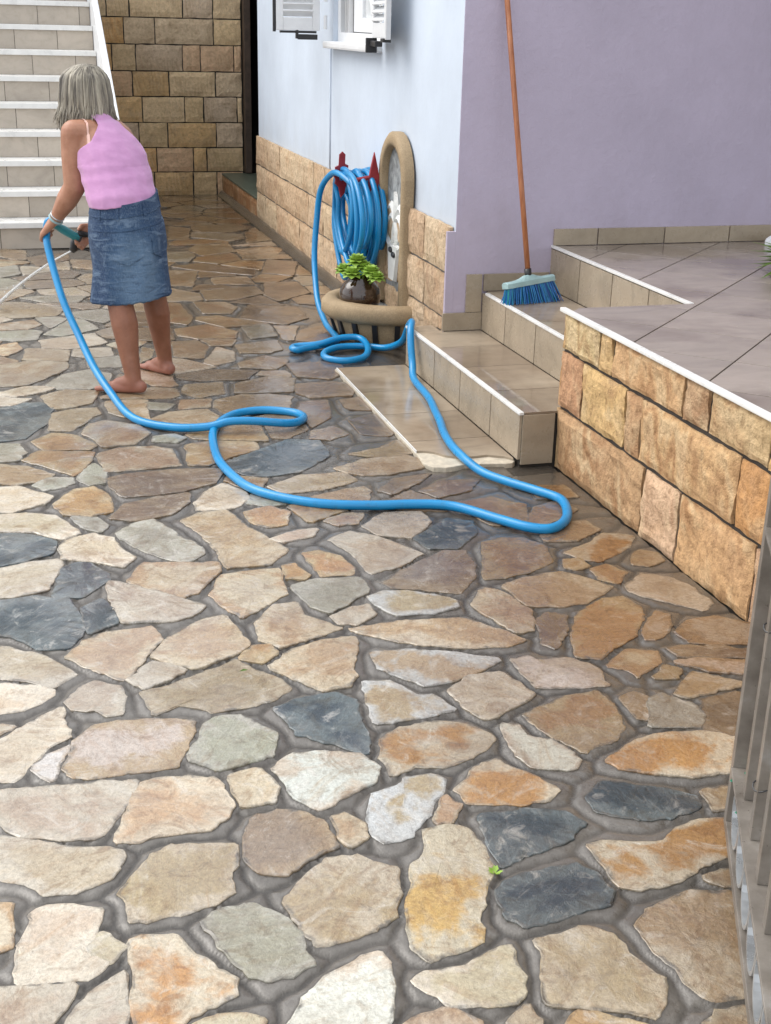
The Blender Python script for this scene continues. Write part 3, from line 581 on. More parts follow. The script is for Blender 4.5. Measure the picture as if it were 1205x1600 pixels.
STONES_OUT = """
b 675 663 685 659 832 680 875 911 799 1098 792 1100 640 994
t -1077 7082 -1088 7073 -1197 6799 -1170 6668 -996 6652 -777 6868 -773 6972
p -1463 8389 -1490 8354 -1482 8281 -1210 8075 -1087 8151 -1103 8413 -1132 8443
b -3675 9019 -3591 8865 -3457 8802 -3363 8820 -3117 9017 -3169 9228 -3336 9298
b -813 5069 -798 5047 -630 5127 -651 5218 -793 5234 -823 5195
p -473 7872 -281 7875 -283 8146 -571 8151 -609 8016
p -2843 8713 -2694 8638 -2433 8774 -2442 8929 -2674 9077 -2854 8912
b -2414 7547 -2416 7538 -2337 7430 -1941 7520 -1929 7536 -1960 7765 -2157 7805
t 975 1281 983 1244 1069 1207 1094 1216 1221 1375 1218 1378 1020 1429
c -941 6299 -852 6415 -999 6616 -1177 6632 -1219 6584 -1233 6351
b -1248 6102 -1290 5895 -1169 5834 -1071 5902 -1066 6013
t -1306 5006 -1141 4978 -1104 5070 -1116 5139 -1256 5235 -1328 5212 -1360 5101
b -2351 4976 -2353 4974 -2399 4788 -2306 4632 -1953 4753 -1908 4847 -1929 4888 -2239 4980
t -1752 7976 -1598 7880 -1252 7972 -1232 8046 -1497 8247
b -701 6414 -578 6245 -303 6317 -442 6598 -540 6598
c -1025 3182 -1039 3081 -988 3030 -774 3057 -765 3128 -972 3224
c -1136 1307 -1137 1271 -998 1116 -782 1057 -655 1400 -692 1433
t -632 2312 -633 2172 -417 2177 -392 2208 -395 2221 -577 2345 -624 2326
g -178 7746 -271 7839 -471 7836 -609 7656 -443 7503 -178 7699
t -404 8523 -306 8631 -513 8939 -530 8941 -546 8933 -687 8704 -438 8520
g -3358 8784 -3499 8758 -3578 8669 -3574 8480 -3469 8370 -3032 8532 -3010 8599
b -198 2547 -323 2564 -374 2467 -312 2389 -196 2421
t -1176 5371 -1230 5261 -1102 5172 -1013 5253 -1040 5419
t -1545 4750 -1511 4824 -1608 4920 -1651 4910 -1724 4822 -1693 4708
g -2741 7520 -2450 7550 -2449 7555 -2542 7826 -2812 7862 -2830 7802
b -2406 8930 -2396 8771 -2217 8600 -2009 8726 -1993 8894 -2116 9066 -2183 9082
p -1057 4200 -1223 4091 -1212 3938 -1010 3962 -994 4014
t -1902 9473 -1862 9306 -1673 9216 -1499 9359 -1678 9554
t -1975 5412 -1976 5324 -1857 5219 -1754 5419 -1763 5459
t -1933 7263 -1947 7481 -2321 7397 -2114 7107 -2072 7104
b 1731 1961 1900 1866 1900 2077 1767 2089
g -1925 7775 -1894 7547 -1606 7502 -1548 7639 -1617 7849 -1776 7949
t -352 3011 -204 2970 -185 3086 -221 3170 -280 3174
t -1243 4121 -1085 4224 -1116 4265 -1329 4318 -1372 4273 -1346 4175
t -1289 3246 -1220 3288 -1215 3351 -1296 3461 -1457 3312
p -1939 3783 -1959 3756 -1935 3568 -1774 3427 -1765 3425 -1432 3660 -1431 3665 -1510 3791 -1705 3848
b -1638 2686 -1546 2525 -1392 2456 -1090 2718 -1094 2743 -1220 2842
c -517 8976 -505 8974 -263 9076 -273 9285 -573 9298
b -1891 6566 -2101 6476 -2056 6260 -1755 6381
t -1320 9516 -1418 9363 -1299 9253 -1053 9327 -1032 9499
t -1159 7435 -1081 7351 -835 7442 -793 7636 -859 7703 -1155 7689
t -1991 8694 -2202 8567 -1986 8258 -1780 8475 -1823 8601
c -2673 6744 -2258 6717 -2282 6941 -2503 6994
g -918 9053 -1014 8933 -998 8825 -775 8694 -724 8714 -585 8937
t -1821 5144 -1810 5077 -1657 4945 -1615 4955 -1578 5049 -1644 5151
b 27 1638 24 1627 84 1502 270 1465 270 1466 293 1615 94 1666 42 1649
b -10 1635 -9 1644 -53 1704 -220 1747 -272 1720 -297 1576 -270 1539 -185 1522
c -545 3834 -488 3711 -197 3834 -201 3888 -320 3923 -536 3869
p -474 5441 -560 5351 -557 5327 -429 5256 -364 5297 -376 5396
p -1675 3877 -1505 3827 -1420 3928 -1481 4041 -1552 4042
g -468 7296 -632 7237 -732 6997 -353 6970 -318 7004 -286 7167
p -478 5965 -216 6201 -216 6253 -279 6286 -571 6210 -612 6079
t -702 3161 -728 3131 -739 3044 -708 2975 -474 2990 -553 3185 -585 3201
t -1766 5614 -1727 5754 -1746 5792 -2028 5768 -2032 5753 -1993 5648
o 797 1135 807 1133 947 1239 940 1270 767 1372 672 1278
b -1143 4941 -1308 4970 -1380 4840 -1283 4744 -1206 4751 -1118 4884
b 56 943 226 1137 225 1222 132 1228 16 1127
b -2081 9080 -1968 8920 -1677 9019 -1688 9183 -1875 9272
g -1731 4607 -1784 4578 -1811 4530 -1695 4386 -1597 4398 -1573 4493
b 344 680 440 638 639 657 604 992 504 1049 405 978
t -527 4742 -555 4724 -632 4540 -615 4482 -404 4533 -357 4635
b -1021 4207 -963 4036 -756 4084 -769 4198 -1012 4212
t -605 1693 -605 1702 -791 1781 -916 1659 -721 1592
b -1292 1852 -1297 1831 -1197 1659 -1113 1622 -959 1668 -812 1810 -806 1866 -931 1981
t -2417 8741 -2673 8609 -2629 8428 -2411 8385 -2239 8571
b -721 2831 -517 2722 -452 2751 -449 2755 -460 2955 -704 2939 -726 2849
t -402 4496 -603 4448 -457 4309 -364 4390
p -609 5097 -785 5013 -783 4977 -529 4908 -518 4924 -499 5039
b -2544 9394 -2669 9255 -2659 9110 -2425 8961 -2209 9108 -2327 9401
b 1104 1181 1088 1176 1102 1029 1373 825 1489 882 1547 993
b -1916 6920 -1925 6812 -1856 6717 -1631 6763 -1583 6956 -1603 7020
b -242 6129 -458 5935 -448 5896 -371 5855 -205 5933
b -1433 5476 -1447 5336 -1338 5246 -1266 5270 -1210 5383 -1300 5494
b -573 4755 -545 4774 -540 4874 -782 4939 -771 4790
t -1694 5736 -1735 5593 -1722 5537 -1489 5536 -1490 5708
c -1070 2688 -1357 2439 -964 2429 -960 2439 -983 2628
b -1970 6044 -2041 5830 -2031 5804 -1760 5827 -1824 6013
t -1089 4288 -1049 4236 -1046 4235 -1029 4244 -928 4446 -930 4450 -1109 4465
t -721 5439 -742 5558 -755 5562 -937 5459 -804 5354
o 1796 1402 1900 1439 1900 1660 1580 1793 1548 1755 1544 1723
b -386 5822 -459 5861 -562 5737 -568 5650 -503 5606 -372 5649 -344 5730
b -1054 5870 -1150 5804 -1157 5679 -1055 5618 -909 5769
c -2504 5658 -2305 5647 -2066 5764 -2061 5783 -2074 5816 -2258 5887
g -375 1948 -400 1834 -287 1753 -189 1804 -191 1968
c -1312 4722 -1409 4818 -1477 4811 -1512 4735 -1449 4580 -1394 4578
b -946 2625 -926 2458 -758 2501 -741 2558 -816 2665
p -1281 9010 -1484 8845 -1416 8741 -1159 8690 -1034 8820 -1049 8925
t -2622 6257 -2640 6228 -2274 6007 -2129 6192 -2601 6262
c -2184 5001 -1926 4925 -1846 5071 -1857 5141
t -1787 8607 -1745 8484 -1515 8382 -1490 8413 -1445 8721 -1509 8818
b -2788 6658 -2797 6494 -2663 6336 -2587 6313 -2237 6568 -2261 6682 -2702 6710
b -1731 5479 -1719 5427 -1566 5316 -1483 5342 -1468 5486 -1479 5500 -1723 5501
t -3957 9395 -3912 9249 -3727 9126 -3609 9119 -3358 9326 -3373 9448 -3517 9563
p -2935 9347 -3133 9232 -3082 9023 -2876 8941 -2695 9107 -2705 9249
b -1012 3003 -1062 3053 -1196 2998 -1198 2871 -1080 2778 -1012 2868
c -462 5039 -480 4932 -188 4881 -189 5044
t -195 2931 -376 2980 -424 2959 -414 2772 -195 2807 -182 2867
g -1119 3613 -1115 3625 -1124 3657 -1228 3737 -1396 3656 -1397 3653 -1290 3503
b -903 2005 -786 1897 -662 1992 -662 1996 -693 2090 -848 2100
g -1552 6931 -1597 6751 -1523 6627 -1245 6610 -1204 6656 -1231 6788
t -746 5597 -728 5591 -604 5652 -599 5734 -779 5843 -863 5769
b -1064 8123 -1196 8042 -1219 7957 -1157 7725 -867 7739 -834 7942 -1014 8113
t -1030 6014 -1035 5901 -886 5797 -797 5875 -765 6019 -917 6094
g -2151 7840 -1951 7800 -1803 7973 -1993 8212 -2283 8057
t -899 4469 -895 4459 -716 4387 -647 4459 -646 4461 -666 4528 -869 4627
t -2067 4071 -2074 4039 -1966 3869 -1884 3836 -1716 3883 -1582 4062 -1621 4143 -1840 4174
t -524 1816 -436 1841 -409 1962 -433 2001 -624 1981
p -1501 7336 -1537 7152 -1108 7103 -1099 7110 -1104 7322 -1183 7408
p -1466 9340 -1652 9187 -1640 9015 -1504 8875 -1303 9038 -1321 9224 -1447 9342
t 261 1216 262 1138 390 1012 485 1080 484 1203
g -3175 8090 -2850 7960 -2752 8149 -2777 8246 -2941 8300
b -436 4154 -308 3957 -201 3925 -198 4120 -204 4186
g -1229 5662 -1193 5681 -1186 5803 -1311 5865 -1394 5833 -1432 5746
t -1211 3031 -1074 3087 -1062 3182 -1202 3256 -1270 3216 -1269 3071
t -1359 2044 -1310 1933 -1256 1903 -939 2016 -878 2119 -939 2237
t -1663 8986 -1958 8885 -1973 8725 -1810 8635 -1528 8849
t 1541 1105 1619 1112 1795 1242 1813 1317 1402 1496 1317 1377
t -1108 8470 -1081 8442 -841 8523 -798 8666 -1011 8791 -1134 8664
p -1647 6311 -1676 6142 -1526 6021 -1342 6224
t -2535 7140 -2363 7404 -2443 7515 -2745 7483 -2912 7302
b -367 6935 -737 6961 -741 6867 -540 6634 -439 6634 -398 6679
b -1006 3926 -1206 3903 -1208 3767 -1110 3691 -989 3816 -985 3889
t -2310 8083 -2018 8240 -2223 8536 -2386 8359 -2349 8095
p -493 4898 -504 4882 -509 4774 -331 4662 -203 4701 -204 4848
p -640 7272 -482 7329 -464 7473 -640 7636 -759 7625 -800 7434
p -788 2687 -714 2582 -575 2621 -542 2694 -729 2794
t -95 1184 -118 1292 -255 1256 -260 1244 -222 1117
b -1713 5806 -1696 5772 -1477 5742 -1470 5748 -1428 5845 -1526 5969
b -516 3685 -573 3810 -727 3752 -775 3660 -774 3642 -606 3560 -520 3659
g -954 3255 -750 3161 -733 3181 -788 3351 -883 3394 -932 3364
p -532 1422 -473 1370 -336 1416 -301 1520 -325 1553 -468 1545
b -343 5267 -413 5224 -447 5075 -206 5080 -207 5204
b -1606 7466 -1902 7512 -1912 7498 -1897 7269 -1582 7136 -1575 7144 -1535 7347
b -1139 4613 -1205 4715 -1279 4708 -1362 4562 -1304 4495 -1159 4517
p -565 3231 -537 3218 -370 3272 -367 3386 -547 3420
t -985 2843 -1058 2747 -1054 2721 -963 2658 -821 2701 -756 2821 -758 2832
b 51 1486 -2 1598 -157 1498 -78 1363 -6 1379
g -1084 3604 -1085 3601 -1039 3450 -948 3396 -900 3426 -867 3569
c -1614 5170 -1550 5072 -1394 5114 -1363 5220 -1470 5308 -1557 5281
t -2582 5612 -2630 5445 -2534 5272 -2389 5205 -2149 5481 -2309 5611 -2544 5624
t 584 1521 533 1405 574 1304 641 1297 746 1402 753 1497 637 1527
p -498 3628 -582 3533 -573 3483 -553 3457 -368 3423 -358 3553
c -1067 8409 -1051 8157 -1009 8149 -740 8316 -835 8487
t 1594 1826 1900 1699 1900 1825 1710 1932 1600 1870
p -2025 5631 -2060 5727 -2268 5625 -2117 5502 -2060 5508
p -1581 4945 -1483 4847 -1414 4854 -1339 4990 -1388 5078 -1545 5036
t -1516 7622 -1575 7484 -1507 7371 -1195 7442 -1191 7681
t -621 1389 -754 1029 -620 995 -483 1216 -495 1341 -560 1399
b -2723 8126 -2822 7935 -2811 7898 -2538 7861 -2426 8054
b -1268 9043 -1038 8960 -942 9081 -940 9162 -1043 9292 -1285 9220
b -1476 3805 -1405 3692 -1244 3769 -1242 3906 -1390 3908
c -569 1709 -569 1691 -472 1581 -331 1589 -308 1723 -424 1807 -521 1780
t -1537 4490 -1563 4385 -1521 4329 -1397 4298 -1351 4346 -1330 4471 -1392 4542 -1456 4544
b -1180 3346 -1184 3287 -1044 3213 -991 3255 -968 3366 -1055 3418
b -2664 8417 -2709 8606 -2859 8680 -2973 8597 -2999 8519 -2932 8335 -2768 8281
c -2245 5921 -2071 5853 -2002 6062 -2087 6188 -2251 5977
t -248 3391 -331 3382 -334 3265 -283 3210 -230 3206 -174 3319
t -706 5562 -685 5444 -582 5380 -498 5468 -522 5575 -588 5620
b -734 4211 -719 4077 -698 4051 -625 4025 -481 4168 -482 4172 -717 4237
t 255 1431 81 1466 29 1367 134 1264 225 1258
b -2174 9117 -2110 9102 -1898 9300 -1939 9474 -1974 9501 -2246 9467 -2294 9415
b -819 4972 -821 5018 -840 5045 -1073 5050 -1111 4958 -1085 4897 -1043 4884
p -2495 7029 -2271 6975 -2147 7091 -2344 7367 -2510 7114
t -1271 5516 -1183 5407 -1036 5458 -1030 5466 -1067 5583 -1176 5649 -1215 5629
b -2382 5158 -2365 5148 -2012 5327 -2011 5420 -2053 5472 -2114 5466
b 293 1437 292 1437 261 1252 495 1238 540 1290 500 1390
b 1900 2349 1890 2349 1717 2184 1718 2178 1763 2126 1900 2113
p -406 2482 -355 2583 -446 2714 -505 2688 -543 2605 -504 2476
g -912 2263 -847 2136 -689 2126 -669 2159 -668 2298 -908 2280
b -470 8499 -714 8679 -762 8660 -807 8511 -704 8325 -653 8309
p 328 1606 308 1471 503 1427 541 1512 508 1560
o 834 1108 903 939 1066 1029 1052 1176 970 1211
p -463 5475 -362 5429 -265 5510 -363 5614 -485 5574
b -807 4780 -818 4934 -1014 4856 -887 4679
t -3340 7601 -3333 7518 -3178 7373 -2944 7327 -2937 7329 -2774 7505 -2860 7778
t -3094 8989 -3322 8806 -2990 8629 -2879 8710 -2889 8907
g -864 3425 -775 3385 -610 3484 -617 3526 -789 3609 -829 3573
b -1809 4206 -1619 4180 -1553 4311 -1591 4362 -1694 4350
t -1250 7935 -1578 7848 -1517 7659 -1192 7717
t -1442 5511 -1304 5530 -1253 5633 -1453 5716 -1454 5715 -1453 5524
b -799 3692 -760 3767 -806 3867 -950 3874 -952 3816
b -622 9454 -609 9359 -586 9334 -265 9320 -221 9387 -362 9563
p -1971 6081 -1816 6048 -1713 6143 -1680 6330 -1689 6342 -1726 6353 -2056 6222 -2060 6213
p -1400 2404 -1452 2383 -1467 2363 -1439 2175 -1341 2092 -946 2273 -941 2297 -967 2393
t -1755 8449 -1962 8231 -1778 8001 -1518 8277 -1526 8348
o 1255 1359 1133 1208 1546 1033 1549 1038 1286 1359
b -1063 7115 -766 7008 -666 7247 -824 7407 -1068 7317
b -1322 6192 -1501 5995 -1402 5869 -1326 5898 -1280 6125
b -1945 4717 -2315 4591 -2315 4531 -2174 4379 -1845 4542 -1820 4588
b -987 4247 -762 4234 -742 4264 -731 4355 -900 4423
t -1729 5389 -1833 5188 -1831 5180 -1646 5187 -1592 5291
p -1986 5447 -1763 5496 -1755 5520 -1768 5577 -1993 5611 -2026 5495
o 910 902 863 653 951 608 1192 615 1382 732 1394 764 1083 998
b -1656 6358 -1650 6349 -1329 6258 -1270 6342 -1256 6575 -1523 6591
b 1407 1573 1412 1530 1772 1374 1523 1691
g -820 6397 -915 6274 -902 6127 -744 6048 -648 6087 -605 6221 -733 6397
g -367 2182 -391 2152 -405 2024 -380 1984 -181 2006 -182 2125
g -550 2370 -387 2259 -340 2366 -403 2446 -506 2440
p -1053 4849 -1090 4861 -1174 4734 -1111 4637 -926 4672
c -760 5874 -584 5768 -483 5888 -494 5931 -637 6052 -729 6015
t -1878 4828 -1919 4742 -1794 4614 -1744 4641 -1725 4687 -1758 4810
c -2972 7263 -3079 7154 -3084 6964 -2946 6809 -2718 6747 -2715 6747 -2530 7019 -2545 7105 -2943 7276
g -2227 6697 -2227 6696 -2201 6570 -2119 6507 -1901 6601 -1883 6693 -1950 6786
t -1006 5438 -977 5260 -848 5221 -819 5259 -821 5321 -976 5444 -1002 5444
t -961 3999 -976 3948 -956 3911 -805 3903 -730 4034 -743 4050
b -542 3905 -349 3953 -466 4133 -598 4001
g -2385 8092 -2421 8350 -2637 8393 -2742 8256 -2718 8162 -2401 8084
g -188 2772 -416 2735 -323 2601 -186 2582 -187 2771
g -887 5741 -1031 5590 -997 5480 -974 5480 -783 5587
p -2391 5094 -2390 5078 -2323 5013 -2241 5016 -1867 5176 -1868 5180 -1997 5294
b -760 6834 -966 6632 -820 6433 -732 6433 -572 6616
g -676 9477 -992 9510 -994 9508 -1017 9318 -918 9192 -646 9360 -659 9458
b -321 4627 -372 4517 -328 4398 -200 4343 -203 4620 -252 4648
t -976 8127 -810 7969 -643 8025 -604 8167 -661 8274 -713 8291
p -3339 8048 -3366 8032 -3442 7853 -3369 7673 -3322 7646 -2864 7815 -2844 7882 -2856 7924 -3211 8065
t -1421 3624 -1776 3374 -1745 3302 -1729 3293 -1498 3322 -1322 3487
t -196 3795 -481 3675 -483 3661 -340 3584 -195 3684
b -769 3021 -976 2995 -976 2879 -758 2868 -738 2955
o 521 1081 620 1024 761 1122 639 1261 569 1268 520 1213
t -1248 3942 -1259 4088 -1359 4141 -1448 4055 -1388 3944
c -783 5269 -644 5253 -593 5321 -596 5346 -699 5410 -785 5322
t -313 5712 -338 5639 -246 5541 -203 5571 -204 5704
c -1248 6142 -1049 6045 -938 6124 -950 6264 -1244 6316 -1303 6232 -1302 6228
b -1573 7044 -1550 6969 -1225 6824 -1128 7069 -1551 7117 -1560 7106
p -630 2363 -587 2380 -536 2460 -574 2584 -707 2546 -724 2490
b -904 9158 -906 9087 -560 8966 -553 8970 -612 9308 -629 9328
g -1081 5143 -1070 5086 -850 5081 -858 5187 -989 5226
t -701 3200 -600 3233 -582 3436 -594 3452 -752 3356
o 1504 2024 1589 1905 1694 1964 1734 2104 1698 2146
t -210 5490 -233 5490 -340 5401 -328 5299 -208 5243
t -1960 6820 -1952 6927 -2073 7068 -2117 7071 -2247 6948 -2224 6736
p -2555 6292 -2098 6224 -2093 6225 -2088 6238 -2138 6476 -2217 6538
g -339 4363 -440 4276 -451 4189 -450 4188 -199 4223 -200 4304
p -774 3883 -731 3789 -579 3846 -570 3881 -632 3990 -700 4014
p -1896 4903 -1876 4864 -1751 4846 -1687 4924 -1822 5039
c -1705 2932 -1707 2849 -1608 2736 -1234 2875 -1232 3001 -1290 3042
t -1736 3256 -1778 3128 -1699 2971 -1305 3075 -1306 3214 -1492 3287
b -705 4271 -485 4210 -476 4278 -630 4424 -695 4358
p -184 2387 -306 2353 -360 2230 -358 2217 -192 2166 -183 2173
p 245 1104 62 896 29 756 81 717 310 692 369 983
c -1157 1572 -1191 1481 -1128 1347 -709 1465 -732 1558 -950 1633
b -672 1462 -629 1425 -566 1435 -501 1560 -588 1659 -696 1565
t -1314 4351 -1127 4305 -1147 4477 -1152 4482 -1295 4460
b -3498 8321 -3439 8174 -3296 8090 -3217 8101 -2967 8326 -3029 8495
p -798 7935 -832 7728 -767 7660 -643 7672 -504 7853 -634 7990
t -257 1292 -115 1330 -108 1343 -192 1487 -269 1502 -303 1403
c -292 1261 -288 1271 -332 1380 -458 1337 -449 1233
p -1789 6023 -1727 5842 -1551 5995 -1695 6110
b -856 4660 -661 4566 -595 4722 -781 4755
b -2634 6182 -2752 6076 -2774 5888 -2650 5726 -2528 5685 -2281 5915 -2287 5972
b -1088 3662 -1082 3640 -851 3602 -810 3638 -811 3656 -969 3784
b -2199 4327 -2110 4174 -2017 4133 -1854 4207 -1726 4367 -1837 4506
t -6 1156 99 1247 1 1344 -75 1327 -85 1311 -59 1186
b -228 3617 -321 3553 -332 3418 -209 3432 -211 3600
t -428 2141 -641 2136 -660 2105 -631 2016 -440 2036
t -2509 7840 -2422 7589 -2185 7827 -2320 8048 -2364 8062 -2386 8052
c -574 8187 -274 8182 -259 8204 -406 8487 -434 8484 -626 8286
c -296 829 -177 776 0 792 27 904 -20 1122 -75 1154 -218 1079
c -1550 4078 -1477 4077 -1382 4169 -1406 4263 -1522 4292 -1589 4160
t -194 5898 -348 5826 -313 5748 -224 5742 -193 5784
t -1451 8428 -1146 8477 -1169 8655 -1411 8703
b -1104 4601 -1125 4506 -1121 4502 -932 4486 -904 4639
t -515 3187 -436 2993 -391 3013 -313 3189 -358 3238
c -775 1813 -593 1737 -554 1796 -651 1956 -770 1863
t -614 936 -427 855 -322 864 -251 1091 -292 1224 -454 1195
b -1483 4569 -1542 4713 -1692 4671 -1707 4635 -1553 4523
b -1625 6728 -1848 6682 -1866 6592 -1715 6388 -1686 6379 -1554 6610
g -1910 7235 -2041 7085 -1927 6954 -1607 7057 -1597 7103
p -616 5230 -593 5130 -484 5072 -449 5226 -569 5293
c -661 2335 -658 2340 -751 2466 -928 2420 -934 2409 -909 2316
b -1114 3574 -1264 3478 -1192 3380 -1076 3447
"""
WEED = (0.8345,2.0088)
LEAFP = (0.4838,2.9486)
# ------------------------------------------------------------------ ground, mortar bed, flagstones
gs=MB().add([(-40,-40,-.07),(40,-40,-.07),(40,60,-.07),(-40,60,-.07)],[(0,1,2,3)]).obj('ground',M['soil'])
tag(gs,'bare ground around the paved courtyard','ground',kind='structure')
TONES={'t':((.40,.295,.175),(.49,.41,.29)),'o':((.41,.25,.115),(.47,.36,.21)),'O':((.44,.24,.085),(.56,.49,.37)),'c':((.52,.44,.32),(.42,.29,.165)),
 'C':((.44,.34,.21),(.56,.58,.58)),'p':((.49,.415,.305),(.57,.515,.42)),'g':((.34,.33,.26),(.43,.42,.36)),'s':((.026,.048,.064),(.105,.135,.145)),
 'w':((.60,.585,.54),(.52,.45,.36)),'W':((.58,.52,.44),(.46,.34,.20)),'b':((.27,.19,.12),(.36,.27,.17)),'T':((.46,.34,.20),(.56,.48,.36)),'Y':((.55,.36,.13),(.57,.51,.38))}
stones=[]
for ln in STONES.strip().splitlines():
    q=ln.split(); a=np.array([int(x) for x in q[1:]],float).reshape(-1,2)/1000; stones.append((q[0],a))
n_in=len(stones)
for ln in STONES_OUT.strip().splitlines():
    q=ln.split(); stones.append((q[0],np.array([int(x) for x in q[1:]],float).reshape(-1,2)/1000))
def chaikin(P,r=.22):
    out=[]
    for i in range(len(P)):
        a,b=P[i],P[(i+1)%len(P)]; out += [a*(1-r)+b*r, a*r+b*(1-r)]
    return np.array(out)
def densify(P,step):
    out=[]
    for i in range(len(P)):
        a,b=P[i],P[(i+1)%len(P)]; n=max(1,int(round(np.linalg.norm(b-a)/step)))
        for k in range(n): out.append(a+(b-a)*k/n)
    return np.array(out)
def inward(P,d):
    e=np.roll(P,-1,0)-P; L=np.linalg.norm(e,axis=1,keepdims=True)+1e-9; n=np.c_[-e[:,1],e[:,0]]/L
    vn=n+np.roll(n,1,0); vn/= (np.linalg.norm(vn,axis=1,keepdims=True)+1e-6); return P+vn*d
outl=[]
for i,(k,P) in enumerate(stones):
    cy=P[:,1].mean(); st=.016 if cy<3.2 else .024 if cy<5 else .055
    Q=densify(inward(chaikin(P,.03),-.0105),st); am=.0075 if cy<5 else .010
    J=np.array([[noise.noise(Vector((p[0]*22,p[1]*22,i*3.1)))+.8*noise.noise(Vector((p[0]*70,p[1]*70,i*3.1))), noise.noise(Vector((p[0]*22+50,p[1]*22,i*3.1)))+.8*noise.noise(Vector((p[0]*70+50,p[1]*70,i)))] for p in Q])
    outl.append(Q+J*am)
# mortar height field: a tooled line runs midway between neighbouring stones
ys=[.8]
while ys[-1]<12.9: ys.append(ys[-1]+min(.045,.0036*ys[-1]))
ys=np.array(ys); NX=600
gx=[];gy=[]
for y in ys:
    x0,x1=-.36*y-1.1, min(1.95,.55*y+.85)
    gx.append(np.linspace(x0,x1,NX)); gy.append(np.full(NX,y))
gx=np.concatenate(gx); gy=np.concatenate(gy); d1=np.full(len(gx),9.); d2=np.full(len(gx),9.); under_st=np.zeros(len(gx),bool)
for Q in outl:
    lo=Q.min(0)-.14; hi=Q.max(0)+.14
    idx=np.nonzero((gx>lo[0])&(gx<hi[0])&(gy>lo[1])&(gy<hi[1]))[0]
    if len(idx)==0: continue
    p=np.c_[gx[idx],gy[idx]]; a=Q; ab=np.roll(Q,-1,0)-Q; dm=np.full(len(idx),9.)
    for s_,e_ in zip(a,ab):
        tt=np.clip(((p-s_)@e_)/max(e_@e_,1e-12),0,1); dm=np.minimum(dm,np.hypot(*(p-s_-tt[:,None]*e_).T))
    ins=np.zeros(len(idx),bool)
    for s_,e_ in zip(a,ab):
        t_=s_+e_; c1=(s_[1]>p[:,1])!=(t_[1]>p[:,1])
        if abs(e_[1])>1e-12: ins^= c1&(p[:,0]<e_[0]*(p[:,1]-s_[1])/e_[1]+s_[0])
    under_st[idx[ins&(dm>.012)]]=True
    o1=d1[idx]; d2[idx]=np.minimum(d2[idx],np.maximum(o1,dm)); d1[idx]=np.minimum(o1,dm)
gap=np.clip(d2-d1,0,1)
und=np.array([noise.noise(Vector((x*6,y*6,1.7)))*.0022+noise.noise(Vector((x*28,y*28,7)))*.0016 for x,y in zip(gx,gy)])
gz=und-.0015 - (.0055)*np.exp(-(gap/(.013+.0014*gy))**2)*(d1>.005) + .002*np.exp(-(d1/.008)**2)
gz[under_st]=-.012
NY=len(ys); V=np.c_[gx,gy,gz]; ii=np.arange((NY-1)*NX).reshape(NY-1,NX)[:,:-1].ravel()
Fq=np.c_[ii,ii+1,ii+NX+1,ii+NX]
me=bpy.data.meshes.new('courtyard_paving'); me.vertices.add(len(V)); me.vertices.foreach_set('co',V.ravel())
me.loops.add(Fq.size); me.loops.foreach_set('vertex_index',Fq.ravel().astype(np.int32)); me.polygons.add(len(Fq)); me.polygons.foreach_set('loop_start',np.arange(0,Fq.size,4,dtype=np.int32)); me.update(calc_edges=True)
me.polygons.foreach_set('use_smooth',[True]*len(me.polygons))
gv=np.exp(-(gap/(.010+.0014*gy))**4)*(d1>.005)*(.5+.5*np.clip((np.array([noise.noise(Vector((x*2.2,y*2.2,4))) for x,y in zip(gx,gy)])+.25)*2.2,0,1)); gv=np.maximum(gv,.7*np.exp(-(d1/.0035)**2)); me.attributes.new('groove','FLOAT','POINT').data.foreach_set('value',gv.astype(np.float32))
paving=link('courtyard_paving',me,M['mortar']); tag(paving,'wet crazy paving of irregular stones set in grey mortar','paving',kind='structure')
outer=MB()
for i,((k,P),Q) in enumerate(zip(stones,outl)):
    c=Q.mean(0); L=Q-c; n=len(L); h=.0022+.003*rng.random(); tx,ty=(rng.random(2)-.5)*.010
    r1=inward(L,.0018); r2=inward(L,.005)
    zt=lambda p: h+p[:,0]*tx+p[:,1]*ty
    rough=np.array([noise.noise(Vector((p[0]*30+i,p[1]*30,2)))*.002 for p in r2])
    vs_=[(p[0],p[1],-.02) for p in L]+[(p[0],p[1],z*.55) for p,z in zip(L,zt(L))]+[(p[0],p[1],z*.93) for p,z in zip(r1,zt(r1))]+[(p[0],p[1],z+q) for p,z,q in zip(r2,zt(r2),rough)]
    fs_=[]
    for lv in range(3):
        for a in range(n): b=(a+1)%n; fs_.append((lv*n+a,lv*n+b,(lv+1)*n+b,(lv+1)*n+a))
    r3=r2*.45; vs_+=[(p[0],p[1],h+p[0]*tx+p[1]*ty+.0012*noise.noise(Vector((p[0]*12,p[1]*12,i)))) for p in r3]
    for a in range(n): b=(a+1)%n; fs_.append((3*n+a,3*n+b,4*n+b,4*n+a))
    fs_.append(tuple(4*n+a for a in range(n)))
    if i>=n_in: outer.add([(a+c[0],b+c[1],z) for a,b,z in vs_],fs_); continue
    me=bpy.data.meshes.new('flagstone'); me.from_pydata(vs_,[],fs_); me.update(); me.polygons.foreach_set('use_smooth',[False]*(4*n+1)); me.attributes.new('core','FLOAT','POINT').data.foreach_set('value',[0.0]*(4*n)+[1.0]*n)
    o=link('flagstone',me,M['flag'],paving); o.location=(c[0],c[1],0)
    a,b=TONES[k]; f=.80+.36*rng.random(); hue=(rng.random(3)-.5)*.08
    f*={'c':1.07,'w':1.05,'p':1.06,'T':1.06,'t':.94,'b':.86,'o':.93,'g':.95}.get(k,1.0)
    col=[max(.02,x*f*(1+q)) for x,q in zip(a,hue)]
    o.color=(*col,1); o['tone2']=[float(x*f) for x in b]
oo=outer.obj('outer_flagstones',M['flag'],paving,fix=False); oo.color=(.42,.31,.19,1); oo['tone2']=[.50,.43,.33]; oo['kind']='stuff'
